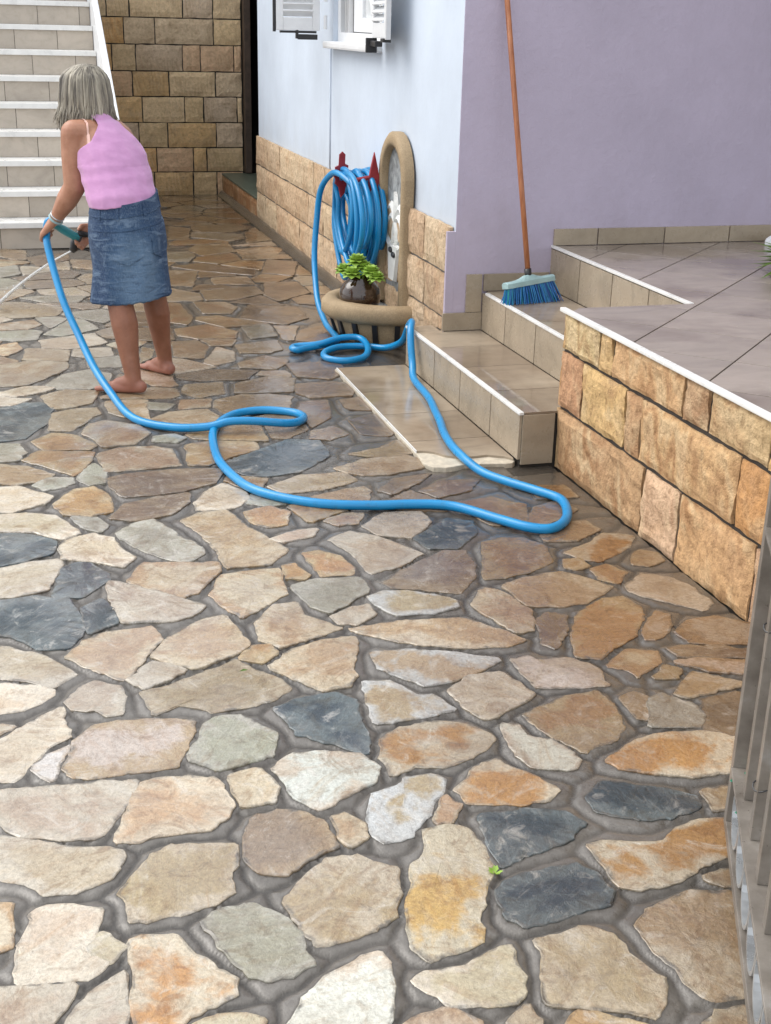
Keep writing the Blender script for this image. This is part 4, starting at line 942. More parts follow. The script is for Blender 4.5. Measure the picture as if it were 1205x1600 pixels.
# ------------------------------------------------------------------ rough block cladding
def block(parent, plane, a0,a1,b0,b1, pos, sign, seed, mat_, col, depth=.035, fine=.05, nz=5, rough=.010, name='stone_block'):
    """plane 'x': face at x=pos, a along y; plane 'y': face at y=pos, a along x. sign: direction of the face normal."""
    nx=max(4,min(16,int(abs(a1-a0)/fine))); vs_=[]
    def P(a,b,d):
        return (pos+sign*d,a,b) if plane=='x' else (a,pos+sign*d,b)
    for j in range(nz+1):
        for i in range(nx+1):
            a=a0+(a1-a0)*i/nx; b=b0+(b1-b0)*j/nz; e=(i in(0,nx)) or (j in (0,nz))
            q=Vector((a*14,b*14,seed*5.3)); ja=noise.noise(q)*.004+noise.noise(q*3.1)*.0045; jb=noise.noise(q+Vector((9,4,2)))*.003+noise.noise(q*3.1+Vector((4,4,4)))*.0045
            d=depth*(.45 if e else 1.0)+noise.noise(q*.6)*rough+noise.noise(q*2.2)*rough*.5
            vs_.append(P(a+ja*(1 if i in(0,nx) else .3),b+jb*(1 if j in(0,nz) else .3),max(.004,d)))
    fs_=[]
    for j in range(nz):
        for i in range(nx): q=j*(nx+1)+i; fs_.append((q,q+1,q+nx+2,q+nx+1))
    ring=[i for i in range(nx+1)]+[j*(nx+1)+nx for j in range(1,nz+1)]+[nz*(nx+1)+i for i in range(nx-1,-1,-1)]+[j*(nx+1) for j in range(nz-1,0,-1)]
    n0=len(vs_)
    for r in ring:
        p=list(vs_[r]); p[0 if plane=='x' else 1]=pos-sign*.01; vs_.append(tuple(p))
    m=len(ring)
    for k in range(m): fs_.append((ring[k],n0+k,n0+(k+1)%m,ring[(k+1)%m]))
    mb=MB().add(vs_,fs_); o=mb.obj(name,mat_,parent,smooth=False)
    o.color=(*col,1); return o
OCH=[(.56,.37,.185),(.52,.33,.155),(.55,.385,.22),(.47,.28,.15),(.60,.43,.25),(.46,.29,.175),(.50,.27,.11)]
PALE=[(.58,.42,.27),(.60,.45,.30),(.54,.385,.25),(.62,.48,.32)]
OLD=[(.76,.56,.32),(.80,.54,.27),(.70,.54,.36),(.82,.62,.38),(.74,.50,.31),(.70,.54,.38),(.82,.50,.22)]
def pick(L): 
    c=L[rng.integers(len(L))]; f=.92+.16*rng.random(); return tuple(x*f for x in c)
# ------------------------------------------------------------------ retaining wall of the porch
rw=empty('retaining_wall',(1.98,3.5,0),'low retaining wall clad in ochre split stone below the porch edge, white trim on top','wall')
MB().box(1.975,2.10,2.30,4.40,-.03,.60).obj('wall_core',M['joint'],rw)
g=.006
rows=[(.462,.602,[4.40,4.083,3.972,3.455,3.298,2.955,2.62,2.32]),(.238,.455,[4.40,4.205,3.840,3.721,3.095,2.80,2.32]),(-.012,.231,[4.40,3.662,3.413,2.958,2.60,2.32])]
cl=[[4,0,0,5,2,0,1],[3,0,3,0,6,2],[3,4,1,5,0]]
for r,(z0,z1,js) in enumerate(rows):
    for k in range(len(js)-1):
        block(rw,'x',js[k+1]+g,js[k]-g,z0+.004,z1-.004,1.975,-1,r*11+k,M['sand'],tuple(x*(1.04+.12*rng.random()) for x in OCH[cl[r][k]]),depth=.016,fine=.026,nz=8,rough=.012)
for k,(z0,z1) in enumerate([(-.012,.231),(.238,.455),(.462,.602)]):     # far end return
    block(rw,'y',1.968,2.09,z0+.004,z1-.004,4.395,1,70+k,M['sand'],pick(OCH),depth=.016)
MB().box(1.948,1.972,2.32,4.412,.6045,.620).obj('edge_trim',M['marble'],rw,bevel=.004)
# ------------------------------------------------------------------ porch: floor laid in diagonal tiles
porch=empty('porch',(3.5,4.0,0),'raised tiled porch with wet taupe tiles laid diagonally','porch')
MB().box(2.10,6.5,.6,4.40,-.03,.603).box(2.53,6.5,4.401,5.80,-.03,.603).box(1.973,2.099,2.3,4.399,.601,.6035).obj('slab',M['grout'],porch)
def clip_poly(P,x0,x1,y0,y1):
    def cl(P,ax,val,sg):
        o=[]
        for i in range(len(P)):
            a,b=P[i],P[(i+1)%len(P)]; da=(a[ax]-val)*sg; db=(b[ax]-val)*sg
            if da<=0: o.append(a)
            if da*db<0: t=da/(da-db); o.append(tuple(a[q]+(b[q]-a[q])*t for q in (0,1)))
        return o
    for ax,val,sg in ((0,x0,-1),(0,x1,1),(1,y0,-1),(1,y1,1)):
        P=cl(P,ax,val,sg)
        if len(P)<3: return []
    return P
def slab_poly(name,P,z0,z1,mat_,parent,bev=.0015):
    n=len(P); mb=MB().add([(x,y,z0) for x,y in P]+[(x,y,z1) for x,y in P],[tuple(range(n))[::-1],tuple(range(n,2*n))]+[(i,(i+1)%n,n+(i+1)%n,n+i) for i in range(n)])
    return mb.obj(name,mat_,parent,bevel=bev)
S2=.512; gg=.004
for i in range(-9,13):
    for j in range(0,24):
        d0=2.384-S2*i; s0=4.21+S2*j-.02           # d = y-x, s = y+x
        P=[]
        for d,s_ in ((d0-S2+gg,s0+gg),(d0-gg,s0+gg),(d0-gg,s0+S2-gg),(d0-S2+gg,s0+S2-gg)): P.append(((s_-d)/2,(s_+d)/2))
        for (x0,x1,y0,y1) in ((1.975,5.2,2.33,4.407),(2.515,5.2,4.4075,5.796)):
            q=clip_poly(P,x0,x1,y0,y1)
            if len(q)>2:
                ar=abs(sum(q[k][0]*q[(k+1)%len(q)][1]-q[(k+1)%len(q)][0]*q[k][1] for k in range(len(q))))/2
                if ar>.0015: slab_poly('floor_tile',q,.6045,.6145,M['tile_floor'],porch,.0012)
# ------------------------------------------------------------------ entrance steps
steps=empty('entrance_steps',(2.1,5.1,0),'three beige tiled steps with thin white nosings climbing to the porch','steps')
MB().box(1.822,2.155,4.408,5.925,-.03,.205).box(2.158,2.505,4.408,5.80,-.03,.393).obj('step_core',M['grout'],steps)
def riser(x,z0,z1,js):
    for a,b in zip(js[:-1],js[1:]): MB().box(x,x+.012,a+.004,b-.004,z0,z1).obj('riser_tile',M['tile'],steps,bevel=.0012)
def tread(x0,x1,z,js):
    for a,b in zip(js[:-1],js[1:]): MB().box(x0+.002,x1-.002,a+.002,b-.002,z-.010,z).obj('tread_tile',M['tile_tread'],steps,bevel=.0012)
riser(1.810,.026,.206,[4.400,4.722,5.108,5.474,5.93]); tread(1.828,2.146,.216,[4.40,4.722,5.108,5.474,5.81]); tread(1.828,1.945,.216,[5.81,5.93])
riser(2.146,.218,.394,[4.408,4.745,5.102,5.471,5.805]); tread(2.164,2.493,.404,[4.408,4.745,5.102,5.471,5.805])
riser(2.493,.406,.600,[4.408,4.757,5.105,5.453,5.805])
MB().box(1.823,1.955,4.397,4.407,.006,.206).obj('end_tile',M['tile'],steps,bevel=.0012)
for x,z,a,b in ((1.806,.2065,4.398,5.932),(2.142,.3945,4.409,5.74),(2.489,.605,4.409,5.808)):
    MB().box(x,x+.020,a,b,z,z+.0115).obj('nosing_trim',M['marble'],steps,bevel=.002)
# landing slab in front of the steps
pad=empty('landing_slab',(1.63,5.1,0),'flush beige tiled landing in front of the bottom step, its near corner broken','landing')
brk=[(1.464,4.60),(1.485,4.60),(1.525,4.575),(1.555,4.525),(1.60,4.495),(1.66,4.49),(1.72,4.497),(1.78,4.465),(1.805,4.43)]
rt=[(1.4625,5.90)]
js=[4.40,4.722,5.108,5.474,5.93]
for k in range(4):
    a,b=js[k]+.002,js[k+1]-.002
    if k==0: P=[(1.464,b)]+[(x,max(y,4.42)) for x,y in brk]+[(1.808,4.44),(1.808,b)]
    else: P=[(1.464,a),(1.808,a),(1.808,b),(1.464,b)]
    slab_poly('paving_tile',P,.012,.0225,M['tile_tread'],pad,0)
nb=[(1.452,5.935),(1.452,4.50)]; 
under=[(1.456,5.94),(1.456,4.55),(1.450,4.47),(1.475,4.42),(1.52,4.405),(1.60,4.425),(1.70,4.415),(1.795,4.405),(1.812,4.43),(1.812,5.94)]
UQ=densify(np.array(under),.03); UQ=np.array([[p[0]+noise.noise(Vector((p[0]*40,p[1]*40,3)))*.006,p[1]+noise.noise(Vector((p[0]*40,p[1]*40,9)))*.006] for p in UQ])
slab_poly('bedding_mortar',[tuple(p) for p in UQ],-.02,.0135,M['brokenmortar'],pad,.003)
MB().box(1.4575,1.4625,4.60,5.93,.010,.0235).obj('edge_trim',M['marble'],pad)
# ------------------------------------------------------------------ house
house=empty('house',(2.4,8.0,0),'house with pale lilac side wall and lavender porch wall, stone clad along its foot','house')
HT=3.5
wl_=MB()
# side wall with the window opening (y 7.17..8.30, z 1.455..2.5)
wl_.box(2.0,2.25,5.80,7.17,0,HT).box(2.0,2.25,8.30,10.90,0,HT).box(2.0,2.25,7.17,8.30,0,1.485).box(2.0,2.25,7.17,8.30,2.5,HT)
wl_.obj('side_wall',M['lilac'],house)
MB().box(2.0005,8.2,5.795,5.7995,0,HT).box(1.958,2.0,5.795,5.815,.19,.69).obj('porch_wall',M['lav'],house)
MB().box(2.25,8.2,5.80,6.0,0,HT).obj('porch_wall_core',M['joint_grey'],house)
MB().box(1.985,1.9995,5.835,10.90,-.02,.70).obj('cladding_backing',M['joint_grey'],house)
g=.0045
def clad(js,z0,z1,seed,L):
    for k in range(len(js)-1): block(house,'x',js[k]+g,js[k+1]-g,z0+.003,z1-.003,1.985,-1,seed+k,M['sand_pale'],pick(L),depth=.018,rough=.008,name='cladding_stone')
clad([5.818,6.22,6.62,7.1,7.55,8.10,8.415,8.75,9.35,9.9,10.42,10.90],.488,.712,100,PALE)
clad([5.818,6.20,6.6,7.05,7.45,7.95,8.45,8.90,9.31,10.03,10.5,10.90],.266,.482,130,PALE)
clad([5.818,6.18,6.5,7.0,7.5,8.05,8.45,8.86,9.20,9.62,10.035,10.5,10.90],.04,.260,160,PALE)
fil=MB(); pr=[(1.985,-.02),(1.90,-.01),(1.93,.02),(1.955,.05),(1.985,.055)]
vv=[(x+.008*noise.noise(Vector((y*5,x*9,0))),y,z) for y in np.linspace(5.95,12.7,60) for x,z in pr]
fil.add(vv,[(i*5+k,i*5+k+1,(i+1)*5+k+1,(i+1)*5+k) for i in range(59) for k in range(4)]).obj('mortar_fillet',M['mortar'],house,smooth=True)
# skirting along the lavender wall
def skirt(x0,x1,z0,z1): MB().box(x0+.001,x1-.001,5.781,5.794,z0,z1).obj('skirting_tile',M['tile'],house,bevel=.0012)
skirt(1.945,2.145,.219,.304); skirt(2.060,2.140,.306,.4885); skirt(2.1475,2.484,.407,.488)
for a,b in ((2.497,2.724),(2.728,3.083),(3.087,3.442),(3.446,3.80),(3.804,4.16),(4.164,4.52),(4.524,4.88)): skirt(a,b,.617,.695)
# roofs: main eave and porch canopy, both unseen; canopy sized for the porch shade
MB().box(1.95,8.3,5.75,11.1,HT,HT+.16).box(3.3,8.3,-.5,5.75,HT-.25,HT-.06).obj('roof',M['rooftile'],house)
for y in (2.6,):
    MB().box(4.6,4.8,y,y+.2,.60,HT-.25).obj('porch_column',M['lilac'],house)
# painted conduit
MB().tube([(1.997,8.345,.70),(1.997,8.345,1.47)],.007,8).obj('conduit',M['lilac'],house,smooth=True)
# window
win=MB().box(2.03,2.09,7.17,7.235,1.49,2.5).box(2.03,2.09,8.235,8.30,1.49,2.5).box(2.03,2.09,7.235,8.235,1.49,1.545).box(2.03,2.09,7.235,8.235,2.44,2.5).obj('window',M['paint'],house,bevel=.003)
MB().box(1.93,2.03,7.16,8.30,1.45,1.492).obj('sill',M['paint'],win,bevel=.012)
MB().box(2.105,2.24,7.20,8.27,1.48,2.48).obj('dark_room',M['dark'],win)
sash=MB()
for y0,y1 in ((7.245,7.80),):
    sash.box(2.035,2.075,y0,y0+.075,1.55,2.43).box(2.035,2.075,y1-.075,y1,1.55,2.43).box(2.035,2.075,y0+.075,y1-.075,1.55,1.63).box(2.035,2.075,y0+.075,y1-.075,2.36,2.43)
sash.box(2.06,2.085,7.86,8.02,1.55,2.43)
sash.obj('sash',M['paint'],win,bevel=.004)
MB().box(2.052,2.056,7.321,7.724,1.631,2.359).obj('pane',M['curtain'],win)
orn=MB(); 
for s_ in (-1,1): orn.tube(smooth_path([(2.045,7.52,1.64),(2.045,7.52+.02*s_,1.70),(2.045,7.52+.10*s_,1.80),(2.045,7.52+.12*s_,2.0)],4),.012,6)
orn.obj('lace_motif',M['paint'],win,smooth=True)
trk=MB()
for y in (8.03,8.07,8.11): trk.box(2.032,2.06,y,y+.012,1.546,2.44)
trk.obj('guide_track',M['grey_paint'],win)
def shutter(hx,hy,dx,dy,W,z0,z1,th=.04,label=None):
    d=Vector((dx,dy,0)).normalized(); n=Vector((-d.y,d.x,0)); h0=Vector((hx,hy,0)); up=Vector((0,0,1))
    sh=MB()
    def b(a0,a1,za,zb,t=th): sh.obox(h0+d*((a0+a1)/2)+up*((za+zb)/2),d,n,up,(a1-a0)/2,t/2,(zb-za)/2)
    b(0,.045,z0,z1); b(W-.045,W,z0,z1); b(.045,W-.045,z0,z0+.075); b(.045,W-.045,z1-.075,z1)
    o=sh.obj('shutter',M['paint'],house,bevel=.004,label=label)
    z=z0+.10
    while z<z1-.12:
        MB().obox(h0+d*(W/2)+up*z,d,(n*.80+up*.6),(up*.8-n*.6),(W-.09)/2+.003,.028,.004).obj('slat',M['paint'],o,bevel=.002); z+=.040
    return o,h0,d,n
s1,h0,d,n=shutter(1.93,8.38,-1.0,.05,.275,1.55,2.5,th=.035,label='far shutter leaf swung half open off the wall')
MB().obox(h0+d*.135+Vector((0,0,1.541)),d,n,(0,0,1),.115,.014,.007).obj('foot_rail',M['black'],s1)
MB().obox(h0+d*.285+Vector((0,0,1.70)),d,n,(0,0,1),.008,.014,.16).obj('edge_seal',M['black'],s1)
MB().obox(h0+d*.075+Vector((0,0,1.512)),d,n,(0,0,1),.062,.016,.016).obox(h0+d*.142+Vector((0,0,1.527)),d,n,(0,0,1),.008,.018,.026).obj('hold_back',M['black'],s1,bevel=.004)
s2,h0,d,n=shutter(1.945,7.12,-.055,-.45,.47,1.53,2.5,th=.03,label='near shutter leaf folded back towards the house corner')
MB().obox(h0+d*.12+Vector((-.01,0,1.500)),d,n,(0,0,1),.11,.02,.014).obox(h0+d*.02+Vector((-.02,0,1.49)),d,n,(0,0,1),.014,.03,.038).obj('hold_back',M['black'],s2,bevel=.004)
MB().obox(h0+d*.40+Vector((0,0,1.52)),d,n,(0,0,1),.05,.02,.009).obj('foot_rail',M['black'],s2)
MB().obox(h0+d*.46+n*.0+Vector((0,0,2.01)),d,n,(0,0,1),.028,.012,.485).obj('shaded_edge_board',M['grey_paint'],s2)  # shaded side of the leaf put into this board's grey
for o_,(px,py) in ((s1,(1.965,8.36)),(s2,(1.965,7.13))):
    for zh in (1.56,1.72): MB().tube([(px,py,zh),(px,py,zh+.08)],.012,8).obj('hinge',M['paint'],o_)
# dark passage behind the house, added near-black box keeps it dark; low kerb
MB().box(2.50,2.60,11.0,18,0,HT).box(2.02,2.60,10.905,10.995,.72,HT-.005).box(1.6,2.6,13.11,18,3.3,3.4).box(1.5,1.6,13.11,18,0,HT).box(1.5,2.6,18,18.1,0,HT).obj('passage_dark_box',M['dark'],house)
kerb=empty('stone_kerb',(2.05,11.8,0),'low stone kerb with mossy top at the dark gap behind the house','kerb')
MB().box(1.985,2.5,10.905,12.78,-.02,.185).obj('kerb_core',M['joint'],kerb)
MB().box(1.975,2.5,10.905,12.78,.186,.205).obj('kerb_top',M['kerbtop'],kerb,bevel=.006)
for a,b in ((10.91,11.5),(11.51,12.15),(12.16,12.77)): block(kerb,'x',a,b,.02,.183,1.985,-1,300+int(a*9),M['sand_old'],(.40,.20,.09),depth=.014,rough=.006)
# ------------------------------------------------------------------ back wall of squared stone
bw=empty('stone_wall',(1.0,12.85,0),'tall back wall of squared brown stones with dark stained courses','wall')
MB().box(-4.5,2.20,12.83,13.1,-.03,3.6).obj('wall_core',M['joint'],bw)
zr=[-.01,.214,.441,.673,.908,1.136,1.373,1.606,1.84,2.07]
known={0:[.97,1.33,1.703,1.932],1:[1.0,1.358,1.71,1.84],2:[.95,1.20,1.472,1.937],3:[.98,1.24,1.64,1.821,2.143],4:[.92,1.16,1.50,1.94],5:[.98,1.199,1.634,1.802,2.12],6:[.9,1.10,1.384,1.931],7:[.95,1.158,1.649,1.929],8:[1.0,1.4,1.75]}
for r in range(9):
    js=[2.195]+known[r][::-1]; x=js[-1]
    while x>.15: x-=.2+.3*rng.random(); js.append(x)
    for a,b in zip(js[1:],js[:-1]):
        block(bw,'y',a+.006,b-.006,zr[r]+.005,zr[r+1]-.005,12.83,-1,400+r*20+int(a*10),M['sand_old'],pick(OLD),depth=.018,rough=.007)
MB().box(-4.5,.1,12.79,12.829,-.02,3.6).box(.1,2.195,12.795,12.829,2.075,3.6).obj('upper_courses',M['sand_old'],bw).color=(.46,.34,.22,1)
post=MB().box(2.201,2.262,12.70,12.80,.21,3.5).obj('door_post',M['brown'],None,bevel=.004); tag(post,'narrow dark brown post between the stone wall and the black gap','post')
# ------------------------------------------------------------------ outdoor staircase
st=empty('outdoor_staircase',(-.5,9.8,0),'outdoor flight of stairs with white nosings and beige tiled risers behind the person','staircase')
R_,T_=.191,.272
core=MB()
for n in range(1,13): core.box(-2.2,.748,9.812+(n-1)*T_,12.75,(n-1)*R_-.02,n*R_-.042)
core.obj('stair_core',M['grout'],st)
for n in range(1,13):
    y=9.80+(n-1)*T_
    tr=MB().box(-2.2,.748,y-.022,y+T_-.001,n*R_-.040,n*R_).obj('tread',M['marble'],st,bevel=.004)
    off=(.13,.02,.24,.10,.0,.20)[n%6]
    xs=[-2.2]+[ -2.2+off+.345*k for k in range(1,9) if -2.2+off+.345*k<.70]+[.748]
    for a,b in zip(xs[:-1],xs[1:]): MB().box(a+.002,b-.002,y,y+.011,(n-1)*R_+.001,n*R_-.041).obj('riser_tile',M['tile_stair'],st)
# white sloping parapet on the right of the flight
def pz(y): return 1.731+.51*(y-11.648)
ya,yb=9.97,13.3
MB().add([(.75,ya,-.02),(.80,ya,-.02),(.80,yb,-.02),(.75,yb,-.02),(.75,ya,pz(ya)),(.80,ya,pz(ya)),(.80,yb,pz(yb)),(.75,yb,pz(yb))],[(0,3,2,1),(4,5,6,7),(0,1,5,4),(1,2,6,5),(2,3,7,6),(3,0,4,7)]).obj('parapet',M['paint'],st,bevel=.008)
# ------------------------------------------------------------------ wall fountain
ft=empty('wall_fountain',(1.9,6.55,0),'arched tan wall fountain with white lily relief and half round basin by the steps','fountain')
cyF,spr,zt0=6.70,.83,.13
def arch(hw,top,zb,n=14,wob=0):
    P=[(cyF+hw,zb)]+[(cyF+hw*(1+wob*math.sin(3.1*t)),zb+(spr-zb)*t) for t in (.2,.4,.6,.8)]
    P+= [(cyF+hw*math.cos(a),spr+(top-spr)*math.sin(a)) for a in np.linspace(0,math.pi,n)]
    P+= [(cyF-hw*(1+wob*math.sin(3.1*t)),zb+(spr-zb)*t) for t in (.8,.6,.4,.2)]+[(cyF-hw,zb)]
    return P
ao=arch(.250,1.075,.15,wob=-.05); ai=arch(.185,1.005,.15); n=len(ao); mb=MB()
prof=[(ao,1.99),(ao,1.945),(None,1.932),(ai,1.936),(ai,1.978)]
ringsV=[]
for P,x in prof:
    if P is None: 
        for f in (.3,.7): ringsV.append([(x,ao[i][0]*(1-f)+ai[i][0]*f,ao[i][1]*(1-f)+ai[i][1]*f) for i in range(n)])
    else: ringsV.append([(x,p[0],p[1]) for p in P])
vs_=[p for r in ringsV for p in r]; mb.add(vs_,[(k*n+i,k*n+i+1,(k+1)*n+i+1,(k+1)*n+i) for k in range(len(ringsV)-1) for i in range(n-1)])
m_=len(ringsV); mb.add([r[0] for r in ringsV]+[r[-1] for r in ringsV],[tuple(range(m_)),tuple(range(m_,2*m_))])
mb.obj('arch_border',M['tan'],ft,smooth=True)
P=arch(.192,1.01,.12); MB().add([(1.974,p[0],p[1]) for p in P]+[(1.985,p[0],p[1]) for p in P],[tuple(range(n)),tuple(range(n,2*n))]+[(i,(i+1)%n,n+(i+1)%n,n+i) for i in range(n)]).obj('back_panel',M['panel'],ft)
# lily relief: petals as thick leaf shapes on the panel
rel=MB()
def leafshape(pts,wd,th=.016,x0=1.972):
    Pn=smooth_path([(0,cyF+.01+(a-cyF)*.82,.29+(b-.16)*.742) for a,b in pts],5); m=len(Pn); L=[];Rr=[];C=[]
    for i,p in enumerate(Pn):
        a=Pn[max(i-1,0)]; b=Pn[min(i+1,m-1)]; t=(b-a).normalized(); nn=Vector((0,-t.z,t.y)); s_=i/(m-1)
        ww=wd*(math.sin(math.pi*min(1,max(0,.06+.94*s_)))**.7)+.002
        L.append((x0,p.y+nn.y*ww,p.z+nn.z*ww)); Rr.append((x0,p.y-nn.y*ww,p.z-nn.z*ww)); C.append((x0-th,p.y,p.z))
    rel.add(L+C+Rr,[(i,i+1,m+i+1,m+i) for i in range(m-1)]+[(m+i,m+i+1,2*m+i+1,2*m+i) for i in range(m-1)])
leafshape([(cyF,.60),(cyF,.70),(cyF,.80)],.040)
for s_ in (-1,1):
    leafshape([(cyF,.60),(cyF+.05*s_,.66),(cyF+.11*s_,.69),(cyF+.16*s_,.655)],.026)
    leafshape([(cyF,.585),(cyF+.07*s_,.62),(cyF+.14*s_,.585),(cyF+.165*s_,.50)],.026)
    leafshape([(cyF+.165*s_,.52),(cyF+.165*s_,.44),(cyF+.10*s_,.40),(cyF+.02*s_,.42)],.022)
    leafshape([(cyF,.60),(cyF+.03*s_,.52),(cyF+.04*s_,.42)],.022)
cyR=cyF+.01
rel.add([(1.972,cyR-.085,.485),(1.956,cyR-.078,.478),(1.950,cyR+.078,.478),(1.968,cyR+.085,.485),(1.968,cyR-.055,.29),(1.950,cyR-.048,.297),(1.950,cyR+.048,.297),(1.968,cyR+.055,.29)],[(0,1,5,4),(1,2,6,5),(2,3,7,6),(0,3,2,1),(4,5,6,7)])
rel.obj('lily_relief',M['relief'],ft)
MB().ell((1.950,cyR+.02,.455),.010,.03,.016).ell((1.950,cyR-.035,.435),.010,.028,.016).obj('spout_hole',M['black'],ft,smooth=True)
# basin: half ring rim on a slotted base
cyB=6.68
def halfring(r0,r1,z0,z1,rx=1.0,nn=26,x0=1.985):
    vs_=[];k=8;mid=(r0+r1)/2;hw=(r1-r0)/2
    for i in range(nn+1):
        a=math.pi/2+math.pi*i/nn
        for q in range(k):
            b=2*math.pi*q/k+math.pi/8; rr=mid+hw*1.05*max(-1,min(1,1.25*math.cos(b))); z=(z0+z1)/2+(z1-z0)/2*max(-1,min(1,1.25*math.sin(b)))
            vs_.append((x0+rx*rr*math.cos(a),cyB+rr*math.sin(a),z))
    return vs_,[(i*k+q,i*k+(q+1)%k,(i+1)*k+(q+1)%k,(i+1)*k+q) for i in range(nn) for q in range(k)]
MB().add(*halfring(.265,.345,.115,.215,1.22)).obj('basin_rim',M['tan'],ft,smooth=True)
MB().lathe([(0,.13),(.27,.13)],(1.985,cyB,0),20,math.pi/2,1.5*math.pi).obj('basin_floor',M['panel'],ft)
vs_=[];nn=26
for i in range(nn+1):
    a=math.pi/2+math.pi*i/nn
    for r,z in ((.27,.0),(.31,.13)): vs_.append((1.985+1.22*r*math.cos(a),cyB+r*math.sin(a),z))
MB().add(vs_,[(i*2,i*2+1,i*2+3,i*2+2) for i in range(nn)]).obj('basin_base',M['tan'],ft,smooth=True)
for i in range(9):
    a=math.pi/2+math.pi*(i+.7)/9.4; c_,s_=math.cos(a),math.sin(a)
    MB().obox((1.985+1.22*.294*c_,cyB+.294*s_,.06),(-s_,c_,0),(c_,s_,0),(0.03*c_,.03*s_,.1),.014,.009,.056).obj('slot',M['black'],ft)
# pot and succulent
pot=MB().lathe([(0,.0),(.05,0),(.085,.022),(.106,.06),(.113,.095),(.106,.135),(.085,.168),(.062,.185),(.066,.198),(.056,.195),(.05,.17),(0,.17)],(1.755,6.62,.135),28).obj('flower_pot',M['glaze'],None,smooth=True)
tag(pot,'round glossy brown pot standing in the fountain basin','pot')
suc=empty('succulent',(1.755,6.62,.29),'bright green succulent with round rosettes growing in the brown pot','plant')
for (dx,dy,dz,r) in ((-.005,.05,.10,.050),(.045,-.055,.06,.046),(-.075,.055,.055,.044),(-.055,-.03,.05,.046),(.03,.02,.07,.042),(.06,-.11,.04,.040)):
    rb=MB(); c=Vector((1.755+dx,6.62+dy,.305+dz))
    for lay in range(4):
        for k in range(7):
            a=2*math.pi*(k+.5*lay)/7+dx*50; el=-.1+.40*lay; d=Vector((math.cos(a)*math.cos(el),math.sin(a)*math.cos(el),math.sin(el))); s_=Vector((-math.sin(a),math.cos(a),0)); u=d.cross(s_)
            p0=c+d*r*.15; L=r*(1.15-.08*lay); wd=r*.50
            rb.add([p0-s_*wd*.4,p0+s_*wd*.4,p0+d*L*.6+s_*wd,p0+d*L*.6-s_*wd,p0+d*L+u*r*-.25,p0+d*L*.5-u*wd*.5],[(0,1,2,3),(3,2,4),(0,5,1),(1,5,2),(0,3,5),(3,4,5),(2,5,4)])
    rb.tube([(1.755+dx*.4,6.62+dy*.4,.292),c],.006,5)
    rb.obj('rosette',M['succ'],suc)
# ------------------------------------------------------------------ hose hooks and coil
for k,(y,z,lab) in enumerate(((7.20,.80,'red metal hose hook on the left carrying the front of the coil'),(6.93,.83,'pointed red hose hook nearest the tan arch'))):
    hk=MB()
    hk.tube([(1.985,y,z),(1.80,y,z-.03)],.014,6)
    if k==0: sh=[(0,.15),(.025,.13),(.022,.07),(.05,.06),(.045,.03),(.065,.015),(.05,-.02),(.06,-.05),(.03,-.075),(.02,-.12),(-.012,-.15),(-.03,-.08),(-.06,-.055),(-.055,-.03),(-.075,0),(-.055,.02),(-.06,.05),(-.03,.06),(-.025,.13)]
    else: sh=[(0,.14),(.03,.03),(.045,-.05),(.03,-.12),(0,-.14),(-.03,-.12),(-.045,-.05),(-.03,.03)]
    q=len(sh); xo=1.795 if k==0 else 1.905
    hk.add([(xo+a*.72,y-.012*k,z+b*.85) for a,b in sh]+[(xo+a*.72,y+.012,z+b*.85) for a,b in sh],[tuple(range(q)),tuple(range(q,2*q))[::-1]]+[(i,(i+1)%q,q+(i+1)%q,q+i) for i in range(q)])
    o=hk.obj('hose_hook',M['red'],None,bevel=.003); tag(o,lab,'hook',group='red hose hooks on the side wall')
hose=empty('garden_hose',(1.0,5.0,0),'thick blue garden hose coiled on red hooks and snaking over the wet paving','hose')
HR=.0172
coil=MB(); path=[]
NL=11
for l in range(NL):
    xo=1.952-.016*l+.016*math.sin(l*2.1); yo=7.12+.075*math.sin(l*1.7); wy=.24+.075*math.sin(l*2.7+1)+.004*l; bot=.30+.075*math.sin(l*1.9)+.012*(l%3); top=.835-.012*(l%3)
    for k in range(14):
        a=-2*math.pi*k/14+.3; cz,sz=math.cos(a),math.sin(a)
        narrow=1.0 if sz>0 else (1-.45*(-sz)**1.5)
        zc=(top+bot)/2; hz=(top-bot)/2
        path.append((xo-.016*k/14-.03*max(0,sz)**2*0, yo+wy*cz*narrow+.03*(1-sz)*.5*math.sin(l), zc+hz*sz))
MB().tube(smooth_path(path,3),HR*.93,8).obj('coil',M['hose'],hose,smooth=True)
hold=Vector((.150,6.22,.665))
